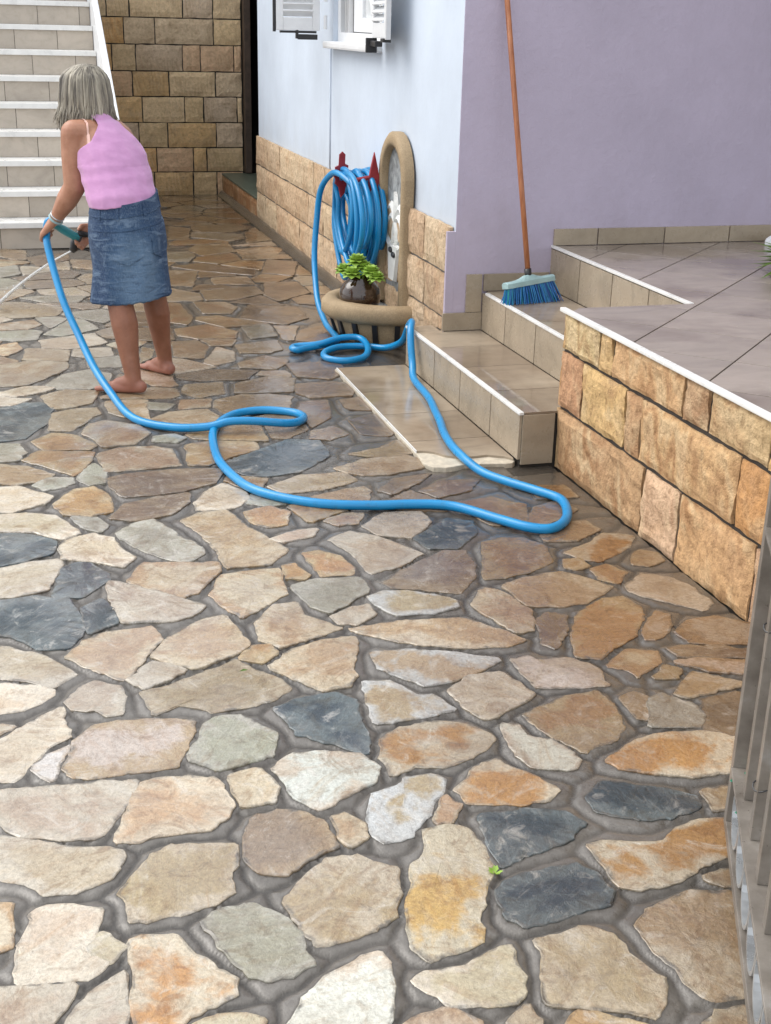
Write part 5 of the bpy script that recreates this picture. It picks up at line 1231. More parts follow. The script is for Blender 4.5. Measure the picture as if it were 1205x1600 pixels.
run=[(1.80,6.98,.77),(1.765,7.12,.81),(1.74,7.24,.80),(1.70,7.34,.70),(1.68,7.35,.52),(1.66,7.30,.32),(1.63,7.10,.13),(1.62,6.86,.04),(1.62,6.70,.022),(1.60,6.50,.020),
 (1.50,6.42,.018),(1.41,6.37,.018),(1.352,6.34,.018),(1.335,6.385,.018),(1.37,6.42,.018),(1.484,6.402,.030),(1.60,6.43,.05),(1.700,6.42,.050),(1.715,6.30,.036),(1.656,6.133,.02),(1.540,6.074,.018),(1.458,6.143,.018),(1.473,6.249,.020),(1.56,6.34,.022),(1.66,6.36,.02),(1.74,6.34,.018),(1.81,6.26,.03),(1.84,6.10,.10),(1.835,5.98,.20),(1.815,5.86,.252),(1.785,5.775,.236),(1.772,5.72,.17),(1.765,5.66,.09),(1.745,5.56,.045),(1.72,5.25,.040),(1.665,4.952,.040),(1.612,4.66,.040),(1.600,4.47,.040),(1.626,4.317,.022),(1.686,4.200,.018),(1.763,4.076,.018),(1.812,3.965,.018),(1.765,3.805,.018),(1.676,3.718,.018),(1.60,3.737,.018),(1.523,3.832,.018),(1.411,3.983,.018),(1.286,4.037,.018),(1.128,4.058,.018),(.957,4.115,.018),(.818,4.225,.018),(.728,4.369,.018),(.688,4.616,.018),(.695,4.899,.018),(.745,5.112,.018),(.839,5.255,.018),(.973,5.298,.018),(1.101,5.232,.018),(1.121,5.130,.020),(1.047,5.041,.03),(.897,5.035,.05),(.79,5.045,.052),(.70,5.063,.03),(.564,5.121,.018),(.421,5.272,.02),(.345,5.50,.07),(.275,5.72,.17),(.205,5.93,.33),(.158,6.08,.48),(.137,6.18,.60)]
run += [tuple(hold+Vector(q)) for q in ((-.012,.005,-.01),(.0,.0,.045),(.035,.0,.045))]
rp=smooth_path(run,5); rp=[p+Vector((noise.noise(p*4)*.006,noise.noise(p*4+Vector((7,3,1)))*.006,0)) for p in rp]
MB().tube(rp,HR,10).obj('running_length',M['hose'],hose,smooth=True)
# tap with connectors beside the arch
tap=empty('garden_tap',(1.95,6.95,.62),'small metal garden tap with teal and black hose connectors beside the arch','tap')
MB().tube([(1.985,6.93,.735),(1.88,6.93,.735),(1.855,6.94,.715),(1.85,6.945,.68)],.013,8).obj('spout',M['zinc'],tap,smooth=True)
MB().tube([(1.90,6.93,.75),(1.90,6.93,.785)],.008,8).obox((1.90,6.93,.79),(1,0,0),(0,1,0),(0,0,1),.012,.035,.006).obj('tap_handle',M['red'],tap,bevel=.002)
MB().tube([(1.85,6.945,.69),(1.85,6.945,.665)],.024,10).tube([(1.85,6.945,.630),(1.85,6.945,.615)],.024,10).obj('collar',M['black'],tap,smooth=False)
MB().tube([(1.85,6.945,.664),(1.85,6.945,.631)],.020,10).tube([(1.85,6.945,.614),(1.85,6.95,.575)],.021,10).obj('connector',M['teal'],tap,smooth=False)
# ------------------------------------------------------------------ broom
br=empty('broom',(2.28,5.55,.404),'blue bristled broom with long orange wooden handle leaning on the lavender wall','broom')
h0=Vector((2.268,5.525,.535)); h1=Vector((2.172,5.765,1.80))
MB().tube([h0+(h1-h0)*t for t in (0,.3,.6,1)],.0125,12).obj('handle',M['wood'],br,smooth=True)
hd=(h1-h0).normalized(); MB().tube([h0-hd*.02,h0+hd*.022],.0165,12).obj('collar',M['black'],br,smooth=True)
ax=Vector((.245,.055,.022)).normalized(); up=hd-ax*hd.dot(ax); up.normalize(); dp=ax.cross(up)
hc=h0-hd*.035
hb=MB(); L=[]
for t in np.linspace(-1,1,13):
    c=hc+ax*.132*t; zt=.012+.020*math.exp(-(t/.32)**2); hw=.026
    L.append([c-dp*hw-up*.018,c+dp*hw-up*.018,c+dp*hw+up*.004,c+dp*hw*.5+up*zt,c-dp*hw*.5+up*zt,c-dp*hw+up*.004])
vs_=[p for r in L for p in r]; hb.add(vs_,[(i*6+k,i*6+(k+1)%6,(i+1)*6+(k+1)%6,(i+1)*6+k) for i in range(12) for k in range(6)]+[tuple(range(6)),tuple(72+k for k in range(6))])
hb.obj('head',M['broomhead'],br,bevel=.002)
bs=MB()
for i in range(44):
    for j in range(6):
        t=-1+2*(i+.5)/44+rng.normal()*.01; q=-1+2*(j+.5)/6
        p=hc+ax*.126*t+dp*.021*q-up*.016
        e=hc+ax*(.165*t+.006*rng.normal())+dp*(.042*q+.005*rng.normal())-up*.13; 
        dirv=(e-p); s_=(p.z-.4055)/max(1e-4,-dirv.z); s_=min(s_,1.08+.05*rng.random()); e=p+dirv*s_; mid=(p+e)/2+dp*.003*rng.normal()
        bs.tube([p,mid,e],[.0026,.0024,.0018],4,caps=False)
tag(bs.obj('bristles',M['bristle'],br,fix=False),kind='stuff')
# ------------------------------------------------------------------ gate
gt=empty('metal_gate',(1.332,1.98,.04),'wet grey steel gate with vertical bars and small rings, open at the right','gate')
gd=Vector((-.436,-.90,0)).normalized(); gn=Vector((.90,-.436,0)); g0=Vector((1.332,1.98,0)); UP=Vector((0,0,1))
def gbox(name,a0,a1,z0,z1,t0,t1,mat_,bev=.0015,parent=None):
    c=g0+gd*((a0+a1)/2)+UP*((z0+z1)/2)+gn*((t0+t1)/2)
    return MB().obox(c,gd,gn,UP,(a1-a0)/2,(t1-t0)/2,(z1-z0)/2).obj(name,mat_,parent or gt,bevel=bev)
LG=1.05
gbox('stile',-.035,.0,.04,1.30,0,.035,M['gate']); gbox('stile',-.014,.022,.20,1.30,.036,.060,M['gate'])
gbox('rail',.0005,LG,.04,.062,0,.03,M['gate']); gbox('rail',.0005,LG,.185,.192,-.004,.062,M['gate']); gbox('rail',.0005,LG,.715,.722,-.004,.062,M['gate']); gbox('rail',.0005,LG,1.25,1.28,0,.03,M['gate'])
k=0
for a in np.arange(.105,LG,.135):
    gbox('bar',a-.015,a+.015,.1925,.7145,.012,.034,M['gate']); gbox('bar',a-.015,a+.015,.7225,1.249,.012,.034,M['gate'])
for a in np.arange(.085,LG,.123):
    c=g0+gd*a+UP*.1235+gn*.014
    vs_=[];nn=24
    for i in range(nn):
        t=2*math.pi*i/nn; rd=gd*math.cos(t)+UP*math.sin(t)
        for r,o_ in ((.0605,-.008),(.0605,.008),(.053,.008),(.053,-.008)): vs_.append(c+rd*r+gn*o_)
    MB().add(vs_,[(i*4+q,i*4+(q+1)%4,((i+1)%nn)*4+(q+1)%4,((i+1)%nn)*4+q) for i in range(nn) for q in range(4)]).obj('ring',M['zinc'],gt,smooth=False)
for a,z,s_ in ((.03,.178,.006),(.02,.1935,.008),(.145,.178,.005),(.33,.1935,.006),(.63,.1935,.006)):
    c=g0+gd*a+UP*z+gn*(.0 if z<.19 else .03)
    MB().ell(c,s_*1.3,s_*1.0,s_*.28,7,4).obj('paint_flake',M['greenpaint'],gt)
for z,a in ((.56,.105),(.30,.24),(.56,.24)):
    c=g0+gd*a+UP*z+gn*.023
    MB().tube([c+gd*.016*math.cos(t)+gn*.018*math.sin(t)+UP*.004*math.sin(2*t) for t in np.linspace(0,6.3,14)],.0016,5).obj('wire_tie',M['black'],gt)
c=g0+gd*.0+UP*.73; MB().tube([c+gn*.03-gd*.0,c+gn*.03-gd*.0+UP*.008],.008,8).obj('bolt',M['zinc'],gt)
# ------------------------------------------------------------------ small things
slip=MB()
for i,t in enumerate(np.linspace(0,1,9)): pass
sp=[];nn=14
for i in range(nn):
    a=2*math.pi*i/nn; sp.append((3.70+.125*math.cos(a)*(1),5.66+.045*math.sin(a)))
slip.add([(x,y,.6155) for x,y in sp]+[(x,y,.640) for x,y in sp]+[(3.70+(x-3.70)*.8,5.66+(y-5.66)*.75,.660) for x,y in sp],[tuple(range(nn))[::-1],tuple(range(2*nn,3*nn))]+[(k*nn+i,k*nn+(i+1)%nn,(k+1)*nn+(i+1)%nn,(k+1)*nn+i) for k in range(2) for i in range(nn)])
o=slip.obj('cleaning_pad',M['paint'],None,bevel=.006); tag(o,'white flat rounded object lying on the porch by the lavender wall','cleaning pad')
pp=empty('potted_plant',(3.27,4.92,.615),'green leafy plant whose leaf tips poke in at the right edge of the porch','plant')
MB().lathe([(0,0),(.05,0),(.062,.05),(.066,.055),(.058,.055),(.05,.045),(0,.045)],(3.27,4.92,.6155),20).obj('pot',M['tan'],pp,smooth=True)
for k in range(90):
    a=2*math.pi*rng.random(); el=-.28+.55*rng.random(); Lr=.13+.10*rng.random(); b0=Vector((3.27,4.90,.665+.04*rng.random())); d=Vector((math.cos(a)*math.cos(el),math.sin(a)*math.cos(el),math.sin(el))); s_=Vector((-math.sin(a),math.cos(a),0)); dr=Vector((0,0,-.012))
    MB().add([b0,b0+d*Lr*.5+s_*.018+dr*.2,b0+d*Lr+dr,b0+d*Lr*.5-s_*.016+dr*.2,b0+d*Lr*.55+dr*.2+UP*-.005],[(0,1,4),(1,2,4),(2,3,4),(3,0,4)]).obj('leaf',M['leaf'],pp)
def weed(x,y,s_,n=6):
    mb=MB()
    for k in range(n):
        a=2*math.pi*k/n+rng.random(); d=Vector((math.cos(a),math.sin(a),.5)); q=Vector((-math.sin(a),math.cos(a),0)); b0=Vector((x,y,.0))
        mb.add([b0,b0+d*s_*.6+q*s_*.3,b0+d*s_,b0+d*s_*.6-q*s_*.3],[(0,1,2,3)])
    return mb
o=weed(*WEED,.016,8).obj('weed_sprout',M['succ'],None,fix=False); tag(o,'tiny bright green weed sprouting from a mortar joint','weed')
lx,ly=LEAFP; o=MB().add([(lx-.012,ly,.0165),(lx,ly+.005,.020),(lx+.013,ly+.003,.0170),(lx+.001,ly-.004,.0185)],[(0,1,2,3)]).obj('fallen_leaf',M['leaf'],None,fix=False); tag(o,'tiny dark green leaf fallen on a tan paving stone','leaf')
# ------------------------------------------------------------------ person watering the paving
per=empty('person',(.50,5.93,0),'barefoot woman in pink tank top and denim skirt bending forward with the blue hose','person')
FW=Vector((-.55,.83,0)).normalized(); LF=Vector((-FW.y,FW.x,0)); LF=Vector((-.83,-.55,0)).normalized()
V3=lambda *a: Vector(a)
def hull_mesh(bm, blobs):
    """convex hull of ellipsoids: (centre, r_lateral, r_depth, r_vertical)"""
    vs_=[]
    for c,a,b,z in blobs:
        for j in range(9):
            t=-math.pi/2+math.pi*j/8
            for i in range(16):
                p=2*math.pi*i/16
                vs_.append(bm.verts.new(c+LF*(a*math.cos(t)*math.cos(p))+FW*(b*math.cos(t)*math.sin(p))+UP*(z*math.sin(t))))
    bmesh.ops.remove_doubles(bm,verts=vs_,dist=1e-5)
def solid(name, chains, voxel, smooth_it=6, smooth_f=.5):
    """one continuous surface round chains of blobs"""
    parts=[]
    for ch in chains:
        for A_,B_ in zip(ch[:-1],ch[1:]):
            bm=bmesh.new(); hull_mesh(bm,[A_,B_]); r=bmesh.ops.convex_hull(bm,input=bm.verts)
            dead=[e for e in r['geom_interior'] if isinstance(e,bmesh.types.BMVert)]; bmesh.ops.delete(bm,geom=dead,context='VERTS')
            me=bpy.data.meshes.new('tmp'); bm.to_mesh(me); bm.free(); parts.append(me)
    bm=bmesh.new()
    for me in parts: bm.from_mesh(me); bpy.data.meshes.remove(me)
    me=bpy.data.meshes.new(name); bm.to_mesh(me); bm.free()
    o=bpy.data.objects.new(name,me); COL.objects.link(o)
    m=o.modifiers.new('r','REMESH'); m.mode='VOXEL'; m.voxel_size=voxel; m.adaptivity=0
    m=o.modifiers.new('s','SMOOTH'); m.iterations=smooth_it; m.factor=smooth_f
    dg=bpy.context.evaluated_depsgraph_get(); me2=bpy.data.meshes.new_from_object(o.evaluated_get(dg))
    bpy.data.objects.remove(o); bpy.data.meshes.remove(me); me2.name=name
    me2.polygons.foreach_set('use_smooth',[True]*len(me2.polygons)); return me2
def S_(p,r): return (p,r,r,r)
pel=V3(.487,5.945,.70); wai=V3(.478,5.965,.83); che=V3(.432,6.085,1.01); upb=V3(.405,6.15,1.105); nec=V3(.382,6.19,1.175); hea=V3(.352,6.24,1.285)
lsh,lel,lwr=V3(.283,6.085,1.112),V3(.272,6.092,.880),V3(.180,6.185,.722)
rsh,rel_,rwr=V3(.470,6.295,1.105),V3(.455,6.42,.86),V3(.360,6.375,.655)
lhip,lkn,lan=V3(.425,5.905,.66),V3(.424,5.845,.42),V3(.462,5.735,.075)
rhip,rkn,ran=V3(.575,5.99,.66),V3(.592,6.02,.42),V3(.640,6.043,.08)
torso=[(pel,.172,.125,.10),(wai,.160,.122,.08),(che-LF*.012,.165,.122,.09),(upb-LF*.008,.148,.10,.06)]
chains=[torso,[(upb,.10,.075,.05),S_(nec,.052),(hea-V3(0,0,.05)-FW*.01,.05,.055,.05)],
 [(hea-V3(0,0,.02)+FW*.02,.064,.078,.085),(hea+V3(0,0,.03)-FW*.01,.074,.090,.075)],
 [S_(upb+LF*.07,.066),S_(lsh,.060)],[S_(upb-LF*.08,.06),S_(rsh,.056)],
 [S_(lsh,.060),S_(lsh.lerp(lel,.4),.059),S_(lel,.049),S_(lel.lerp(lwr,.35),.049),S_(lwr,.027)],
 [S_(rsh,.056),S_(rsh.lerp(rel_,.4),.052),S_(rel_,.043),S_(rel_.lerp(rwr,.35),.044),S_(rwr,.027)],
 [S_(lhip+FW*.01,.08),S_(lkn+V3(0,0,.12)+FW*.025,.064),S_(lkn,.058),S_(lkn.lerp(lan,.33)-FW*.008,.061),S_(lkn.lerp(lan,.7),.045),S_(lan,.036),S_(lan-V3(0,0,.03),.037)],
 [S_(rhip,.08),S_(rkn+V3(0,0,.12)-FW*.02,.064),S_(rkn,.057),S_(rkn.lerp(ran,.33)-FW*.008,.059),S_(rkn.lerp(ran,.7),.044),S_(ran,.035),S_(ran-V3(0,0,.03),.036)]]
def foot(an,td):
    td=Vector(td).normalized(); side=Vector((-td.y,td.x,0)); g=V3(an.x,an.y,.012)
    heel=g-td*.035; out=[[S_(heel+V3(0,0,.023),.027),S_(an-V3(0,0,.02)+td*.01,.036),S_(g+td*.075+V3(0,0,.026),.029)],[S_(heel+V3(0,0,.023),.029),S_(g+td*.05+side*.012+V3(0,0,.015),.024),S_(g+td*.11+side*.012+V3(0,0,.014),.025)],
      [S_(heel+V3(0,0,.023),.027),S_(g+td*.05-side*.015+V3(0,0,.016),.027),S_(g+td*.105-side*.02+V3(0,0,.012),.022)]]
    for q,(L,r) in enumerate(((.168,.0125),(.165,.0095),(.157,.009),(.147,.0085),(.135,.008))):
        o=(.028-.0165*q); out.append([S_(g+td*.105+side*o*1.05+V3(0,0,.010),r+.002),S_(g+td*L+side*o*1.15+V3(0,0,.004),r)])
    return out
chains += foot(lan,(-.80,.48,0))
chains += foot(ran,(-.50,.86,0))
# hands: palm, four bent fingers, thumb
def hand(wr,knk,across,nrm,curl,thumb,flen=.072,r=.0088):
    knk=Vector(knk); across=Vector(across).normalized(); nrm=Vector(nrm).normalized(); d=(knk-wr).normalized(); out=[]
    for s_ in (-1,1): out.append([S_(wr,.022),S_(wr.lerp(knk,.55)+across*.014*s_,.0185),S_(knk+across*.022*s_,.0135)])
    for q in range(4):
        o=knk+across*(.030-.020*q); L=flen*(.93,1.06,1.0,.80)[q]; c0=.35; p=o; dirs=[]
        ch=[S_(o-d*.02,r+.001),S_(o,r+.001)]
        a=0
        for seg,ln in enumerate((.45,.32,.23)):
            a+=curl*(.6,1.0,.8)[seg]; dv=d*math.cos(a)+nrm*math.sin(a); p=p+dv*L*ln; ch.append(S_(p,r-.0007*seg))
        out.append(ch)
    t0=wr.lerp(knk,.3)+across*.026*thumb; t1=t0+(d*.5+across*thumb*.6+nrm*.5).normalized()*.036; t2=t1+(d*.6-across*thumb*.1+nrm*.85).normalized()*.032
    out.append([S_(t0,.0125),S_(t1,.0105),S_(t2,.009)]); return out
lk=V3(.137,6.225,.675)+V3(-.012,-.014,.012); lk=lwr+(V3(.125,6.215,.668)-lwr).normalized()*.078
chains += hand(lwr,lk,V3(.35,.25,.6),V3(.6,.45,-.45),1.0,1)
rk=rwr+(V3(.300,6.345,.603)-rwr).normalized()*.075
chains += hand(rwr,rk,V3(-.45,.1,.8),V3(-.3,-.85,-.2),1.05,1)
# face: nose, chin, ears (turned away and down to the left)
HF=(FW-UP*.35).normalized()
chains += [[S_(hea+HF*.082+V3(0,0,.005),.010),S_(hea+HF*.100-V3(0,0,.022),.012)],[S_(hea+HF*.05-V3(0,0,.085),.030),S_(hea+HF*.075-V3(0,0,.080),.018)]]
for s_ in (-1,1): chains.append([(hea+LF*.076*s_-V3(0,0,.0),.008,.018,.026),(hea+LF*.080*s_-V3(0,0,.01),.008,.014,.02)])
bme=solid('body',chains,.0052,5,.5)
t=NT('tan_shaded_skin'); n1=t.noise(t.coord(),11,5,.65); n2=t.noise(t.coord(),120,4,.6); z=t.new('ShaderNodeSeparateXYZ'); t.l.new(t.coord(),z.inputs[0])
c=t.mix(t.mr(n1,.3,.7),(.33,.145,.082),(.49,.25,.16)); c=t.mix(t.mr(z.outputs[2],.10,.02),c,(.56,.28,.22)); c=t.mix(t.mr(z.outputs[2],.40,.60),t.mix(1,c,(.62,.52,.46),'MULTIPLY'),c)  # lower legs darker: tan plus shade put into the skin colour
t.set(**{'Base Color':c,'Roughness':.5,'Subsurface Weight':.08,'Subsurface Scale':.01}); t.bump(n2,.08,.002); M['skin']=t.m
body=link('body',bme,M['skin'],per)
# eyes and mouth
for s_ in (-1,1):
    e=MB().ell(hea+HF*.072+LF*.032*s_+V3(0,0,.012),.011,.011,.008,10,6).obj('eye',M['paint'],body,smooth=True)
MB().ell(hea+HF*.088-V3(0,0,.052),.018,.012,.005,10,6).obj('mouth',simple('lips',(.42,.12,.11),.4),body,smooth=True)
# ---- clothes derived from the body surface
co=np.empty(len(bme.vertices)*3); bme.vertices.foreach_get('co',co); co=co.reshape(-1,3)
segs=[]
def dist_seg(a,b):
    a,b=np.array(a),np.array(b); ab=b-a; t_=np.clip(((co-a)@ab)/(ab@ab),0,1); return np.linalg.norm(co-a-t_[:,None]*ab,axis=1)
dt=np.minimum.reduce([dist_seg(pel,wai),dist_seg(wai,che),dist_seg(che,upb)])/.135
da=np.minimum.reduce([dist_seg(lsh,lel),dist_seg(lel,lwr),dist_seg(rsh,rel_),dist_seg(rel_,rwr)])/.056
spine=(upb-wai).normalized(); upv=np.array(spine); rel0=co-np.array(wai); sH=rel0@upv/((nec-wai).length); lat=rel0@np.array(LF)-.0*sH
lat=(co-np.array(wai))@np.array(LF)
# spine bends sideways a little: take the lateral offset of the spine out
cs=np.interp(sH,[0,.5,.8,1],[0,(che-wai).dot(LF),(upb-wai).dot(LF),(nec-wai).dot(LF)]); lat=lat-cs
wlim=np.interp(sH,[0,.46,.60,.78,.92,1.06],[.3,.3,.115,.062,.052,.050])
wmin=np.interp(sH,[0,.80,.98,1.06],[-1,-1,.012,.030])
tm=(co[:,2]>.832-.17*lat)&(sH>-.4)&(sH<1.05)&(np.abs(lat)<wlim)&(np.abs(lat)>wmin)&((da>1.10)|(sH>.62))&(dt<1.5)&(np.abs(lat)<.19)
def garment(name,mask,off,mat_,thick=.004,it=4,wr=0):
    idx=np.nonzero(mask)[0]; remap=-np.ones(len(mask),int); remap[idx]=np.arange(len(idx))
    fs_=[tuple(remap[v] for v in p.vertices) for p in bme.polygons if all(mask[v] for v in p.vertices)]
    bm=bmesh.new(); vv=[bm.verts.new(co[i]) for i in idx]; nor=[bme.vertices[int(i)].normal.copy() for i in idx]
    for f in fs_:
        try: bm.faces.new([vv[i] for i in f])
        except ValueError: pass
    for v,nn in zip(vv,nor):
        w_=noise.noise(Vector((v.co.x*4+v.co.z*5,v.co.y*4,v.co.z*24)))*wr*(1.5 if v.co.z<.98 else .5) + noise.noise(Vector((v.co.x*22+v.co.z*14,v.co.y*22,v.co.z*30)))*wr*.6
        v.co+=nn*(off+max(w_,-off*.7))
    bmesh.ops.delete(bm,geom=[v for v in bm.verts if not v.link_faces],context='VERTS')
    for k in range(it):
        new={}
        for v in bm.verts:
            if v.is_boundary:
                nb=[e.other_vert(v) for e in v.link_edges if e.is_boundary]
                if len(nb)>=2: new[v]=v.co*.4+(sum((q.co for q in nb),Vector())/len(nb))*.6
        for v,p in new.items(): v.co=p
    bd=[e for e in bm.edges if e.is_boundary]; r=bmesh.ops.extrude_edge_only(bm,edges=bd)
    for v in [g_ for g_ in r['geom'] if isinstance(g_,bmesh.types.BMVert)]:
        best=v.normal
        v.co-= (v.co-Vector((.43,6.03,v.co.z))).normalized()*thick
    me=bpy.data.meshes.new(name); bm.to_mesh(me); bm.free(); me.polygons.foreach_set('use_smooth',[True]*len(me.polygons))
    return link(name,me,mat_,per)
t=NT('pink_jersey'); n1=t.noise(t.coord(),14,4,.6); n2=t.noise(t.mapping(t.coord(),(60,60,25)),6,3,.6)
t.set(**{'Base Color':t.mix(t.mr(n1,.3,.7),(.48,.235,.43),(.56,.29,.50)),'Roughness':.85,'Sheen Weight':.2}); t.bump(t.math('ADD',n1,t.math('MULTIPLY',n2,.15)),.35,.012); M['pink']=t.m
garment('tank_top',tm,.010,M['pink'],wr=.0045,it=10)
# strap of pale underwear showing on the bare shoulder blade
ms=(np.abs(lat-np.interp(sH,[.55,1.02],[.125,.090]))<.0065)&(sH>.50)&(sH<1.03)&(da>.6)&(((co-np.array(upb))@np.array(FW))<.04)
garment('bra_strap',ms,.0035,simple('pale_pink_strap',(.75,.48,.40),.6),thick=.003,it=3)
# ---- denim skirt
t=NT('washed_denim'); g_=t.coord(); n1=t.noise(t.mapping(g_,(7,7,4)),1,4,.6); n2=t.noise(t.mapping(g_,(340,340,70)),1,3,.6); n3=t.noise(t.mapping(g_,(28,28,14)),1,5,.65)
sx=t.new('ShaderNodeVectorMath',operation='DISTANCE'); t.l.new(t.mapping(g_,(1,1,.55)),sx.inputs[0]); sx.inputs[1].default_value=(.52,5.80,.55*.53)
fade=t.math('ADD',t.mr(sx.outputs['Value'],.06,.17,1,0),t.mr(n1,.3,.7,-.25,.25))
c=t.ramp(fade,[(.0,(.018,.045,.105)),(.45,(.032,.075,.15)),(1.0,(.10,.17,.265))])
n7=t.noise(t.mapping(g_,(10,10,42),rot=(.25,.2,0)),1,4,.6,.6); c=t.mix(t.math('MULTIPLY',t.mr(n7,.55,.68),.5),c,(.20,.28,.38)); c=t.mix(t.math('MULTIPLY',t.mr(n7,.44,.34),.5),c,(.012,.03,.075)); c=t.mix(t.math('MULTIPLY',t.mr(n3,.58,.70),.4),c,(.22,.30,.40)); c=t.mix(t.math('MULTIPLY',t.mr(n2,.45,.7),.35),c,(.20,.27,.36))
t.set(**{'Base Color':c,'Roughness':.85}); t.bump(t.math('ADD',t.math('ADD',n2,t.math('MULTIPLY',n3,1.5)),t.math('MULTIPLY',n7,3.0)),.5,.006); M['denim']=t.m
sk=MB(); NS,NR=72,26; top_c=V3(.480,5.962,.850); hem_c=V3(.487,5.925,.408)
def skirt_pt(t_,a,off=0):
    c=top_c.lerp(hem_c,t_); la=.158+.022*math.sin(min(1,t_*2.2)*math.pi/2)+.012*max(0,t_-.5)+off; dp=.126+.020*math.sin(min(1,t_*2)*math.pi/2)+off
    wv=(.004+.007*t_)*noise.noise(Vector((math.cos(a)*2.2,math.sin(a)*2.2,t_*2.5)))*1.6
    p=c+LF*((la+wv)*math.cos(a))+FW*((dp+wv)*math.sin(a)); p.z+= -.050*(1-t_)*math.cos(a)*.55 -.012*t_*math.cos(a)+(.006*noise.noise(Vector((math.cos(a)*9,math.sin(a)*9,4))) if t_>.98 else 0)+.012*(1-t_)*math.sin(a)
    return p
for j in range(NR+1):
    for i in range(NS): sk.v.append(tuple(skirt_pt(j/NR,2*math.pi*i/NS)))
for j in range(3):
    for i in range(NS): sk.v.append(tuple(skirt_pt((1,.93,.8)[j],2*math.pi*i/NS,-.006)))
for j in range(NR+3):
    for i in range(NS): sk.f.append((j*NS+i,j*NS+(i+1)%NS,(j+1)*NS+(i+1)%NS,(j+1)*NS+i))
skirt_o=sk.obj('denim_skirt',M['denim'],per,smooth=True)
def patch(name,t0,t1,a0,a1,off,taper=0,nt=6,na=8):
    mb=MB()
    for o_ in (off,-.002):
        for j in range(nt+1):
            tt=t0+(t1-t0)*j/nt; k=taper*max(0,(j/nt-.72)/.28)
            for i in range(na+1):
                f=i/na; cut=k*abs(2*f-1); mb.v.append(tuple(skirt_pt(tt-cut*(t1-t0)*.22,a0+(a1-a0)*f,o_)))
    w_=(nt+1)*(na+1)
    for j in range(nt):
        for i in range(na): q=j*(na+1)+i; mb.f.append((q,q+1,q+na+2,q+na+1))
    rg=[i for i in range(na+1)]+[j*(na+1)+na for j in range(1,nt+1)]+[nt*(na+1)+i for i in range(na-1,-1,-1)]+[j*(na+1) for j in range(nt-1,0,-1)]
    for k in range(len(rg)): a,b=rg[k],rg[(k+1)%len(rg)]; mb.f.append((a,b,b+w_,a+w_))
    return mb.obj(name,M['denim'],skirt_o,smooth=False)
# angle 0 is her left side, -pi/2 her back
for a_c in (-1.00,-2.10): patch('pocket',.26,.60,a_c-.40,a_c+.40,.005,1)
for a_c in (-.20,-.78,-1.57,-2.4,-2.9): patch('belt_loop',-.01,.13,a_c-.035,a_c+.035,.007)
patch('waistband',-.015,.115,-math.pi,math.pi-.001,.0035,0,3,60); patch('yoke_seam',.235,.25,-2.9,-.15,.003,0,1,30); patch('hem_band',.965,.985,-math.pi,math.pi-.001,.003,0,1,60)
# ---- hair: cap of many tapered locks, grey blond
t=NT('grey_blond_hair'); ri=t.new('ShaderNodeNewGeometry').outputs['Random Per Island']; n1=t.noise(t.mapping(t.coord(),(90,90,8)),1,4,.6)
hb=t.noise(t.mapping(t.coord(),(26,26,3)),1,4,.6); ri=t.math('ADD',t.math('MULTIPLY',ri,.45),t.mr(hb,.3,.7,-.05,.60))
c=t.ramp(ri,[(0,(.07,.062,.052)),(.25,(.15,.132,.108)),(.5,(.30,.27,.215)),(.8,(.46,.415,.325)),(1,(.64,.59,.48))])
t.set(**{'Base Color':t.mix(t.mr(n1,.3,.7),t.mix(1,c,(.7,.68,.66),'MULTIPLY'),c),'Roughness':.42,'Specular IOR Level':.4}); M['hair']=t.m
hr=MB(); crown=hea+V3(0,0,.104)-FW*.012
HU=(UP+FW*.22-LF*.0).normalized()
hr.ell(tuple(hea+V3(0,0,.030)-FW*.010),.079,.094,.083,18,12)
for k in range(1700):
    a=2*math.pi*rng.random()
    sn=math.sin(a)
    if math.cos(a-math.pi/2)>.72 and k%5 and rng.random()<.8: continue      # keep the face clear
    top=k%5==0
    L_=LF*math.cos(a)+FW*math.sin(a)
    r0=.004+.010*rng.random() if top else .012+.045*rng.random(); lay=rng.random()
    length=.112+.075*rng.random()**1.5 - .02*max(0,sn)
    pr=.090+.018*lay; 
    p0=crown+L_*r0+V3(0,0,.010-3.2*r0*r0)
    p1=hea+L_*pr*.90+V3(0,0,.070); p2=hea+L_*(pr+.006)+V3(0,0,.005); p3=hea+L_*(pr+.012)-V3(0,0,.055)
    fl=.03*(rng.random()-.3); p4=hea+L_*(pr+.010+fl)-V3(0,0,length)+LF*.012*rng.normal()
    r=.0020+.0036*rng.random(); pts=smooth_path([p0,p1,p2,p3,p4],3)
    hr.tube(pts,[r*(.55+.45*math.sin(math.pi*min(1,.15+i/len(pts)*.75))) *(1 if i<len(pts)-2 else .45) for i in range(len(pts))],5,caps=False)
hr.obj('hair',M['hair'],per,smooth=True,fix=False)
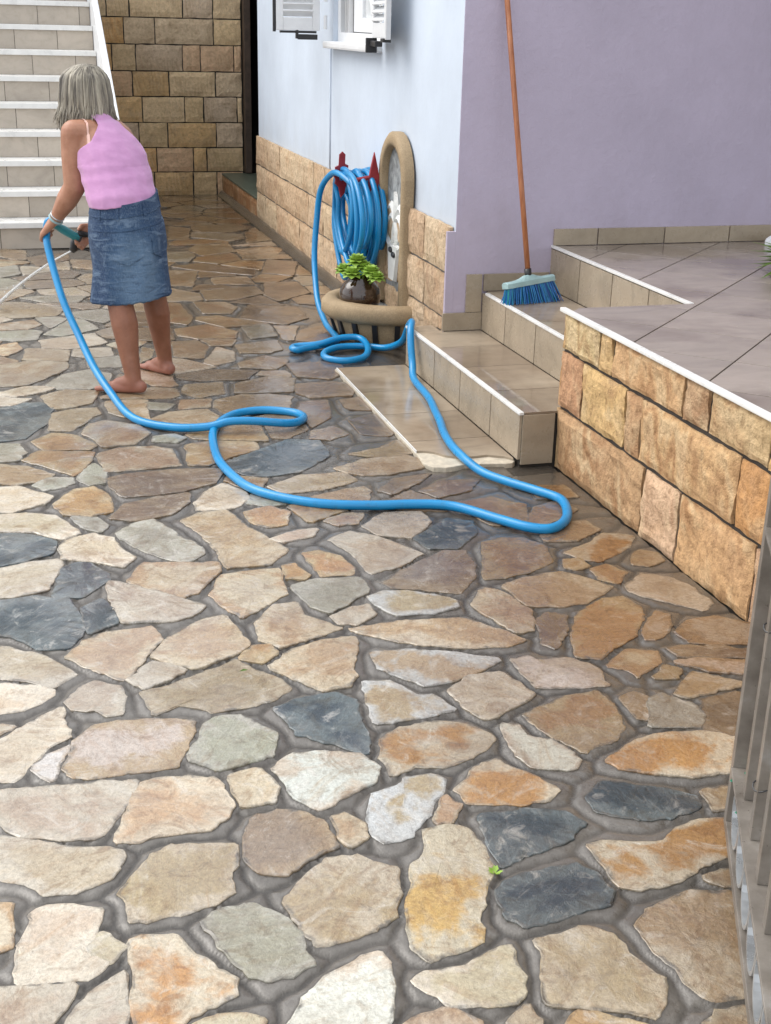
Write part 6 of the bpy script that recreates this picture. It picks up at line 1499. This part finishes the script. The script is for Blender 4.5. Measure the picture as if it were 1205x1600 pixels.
# bracelet and watch on the left wrist
wd=(lwr-lel).normalized(); 
for off_,r,mt,nm in ((-.012,.0315,M['zinc'],'bracelet'),(.006,.0305,M['broomhead'],'wristband')):
    c=lwr+wd*off_-wd*.01; u_=wd.orthogonal().normalized(); v_=wd.cross(u_)
    MB().tube([c+u_*r*math.cos(q)+v_*r*math.sin(q) for q in np.linspace(0,2*math.pi,25)[:-1]],.0035 if nm=='bracelet' else .006,6,closed=True).obj(nm,mt,per,smooth=True)
# ---- spray gun and water jet
gun=empty('spray_gun',(.25,6.31,.61),'teal and black hose spray gun held in both hands of the woman','spray gun')
ga,gb,gc=V3(.165,6.215,.700),V3(.225,6.275,.655),V3(.278,6.325,.615)
MB().tube(smooth_path([ga,ga.lerp(gb,.5),gb,gc],4),[.012,.013,.015,.017,.018,.019,.020,.021,.021,.021,.020,.020,.018],10).obj('gun_body',M['teal'],gun,smooth=True)
MB().tube([ga+V3(-.012,-.012,.010),ga,ga.lerp(gb,.12)],[.015,.017,.015],10).obj('hose_connector',M['broomhead'],gun,smooth=True)
gn_=V3(.250,6.338,.552)
MB().tube([gc+V3(.01,.008,.012),gc.lerp(gn_,.45),gn_+V3(.012,-.004,.012),gn_],[.020,.022,.021,.016],12).obj('nozzle',M['black'],gun,smooth=True)
MB().tube([gc+V3(.0,.0,.02),V3(.325,6.35,.625),V3(.350,6.36,.590)],[.016,.015,.012],8).obj('grip',M['black'],gun,smooth=True)
MB().tube([gc+V3(-.01,-.01,-.03),V3(.295,6.335,.560),V3(.33,6.35,.55)],.005,6).obj('trigger',M['black'],gun,smooth=True)
e=V3(-.150,7.75,.0); jp=[gn_.lerp(e,q)+UP*(.05*q*(1-q)*2) for q in np.linspace(0,1,26)]
jr=[.0040+.006*q+.0015*rng.random()*q for q in np.linspace(0,1,26)]
jet=MB().tube(jp,jr,8)
for k in range(40):
    q=rng.random()**.6; p=gn_.lerp(e,q)+UP*(.1*q*(1-q)); s_=.0012+.002*rng.random(); d_=V3(*(rng.normal(size=3)*(.003+.02*q)))
    jet.ell(tuple(p+d_),s_,s_*1.5,s_,6,4)
jo=jet.obj('water_jet',M['water'],None,smooth=True,fix=False); tag(jo,'thin white jet of water shooting from the spray gun to the far left paving','water jet')
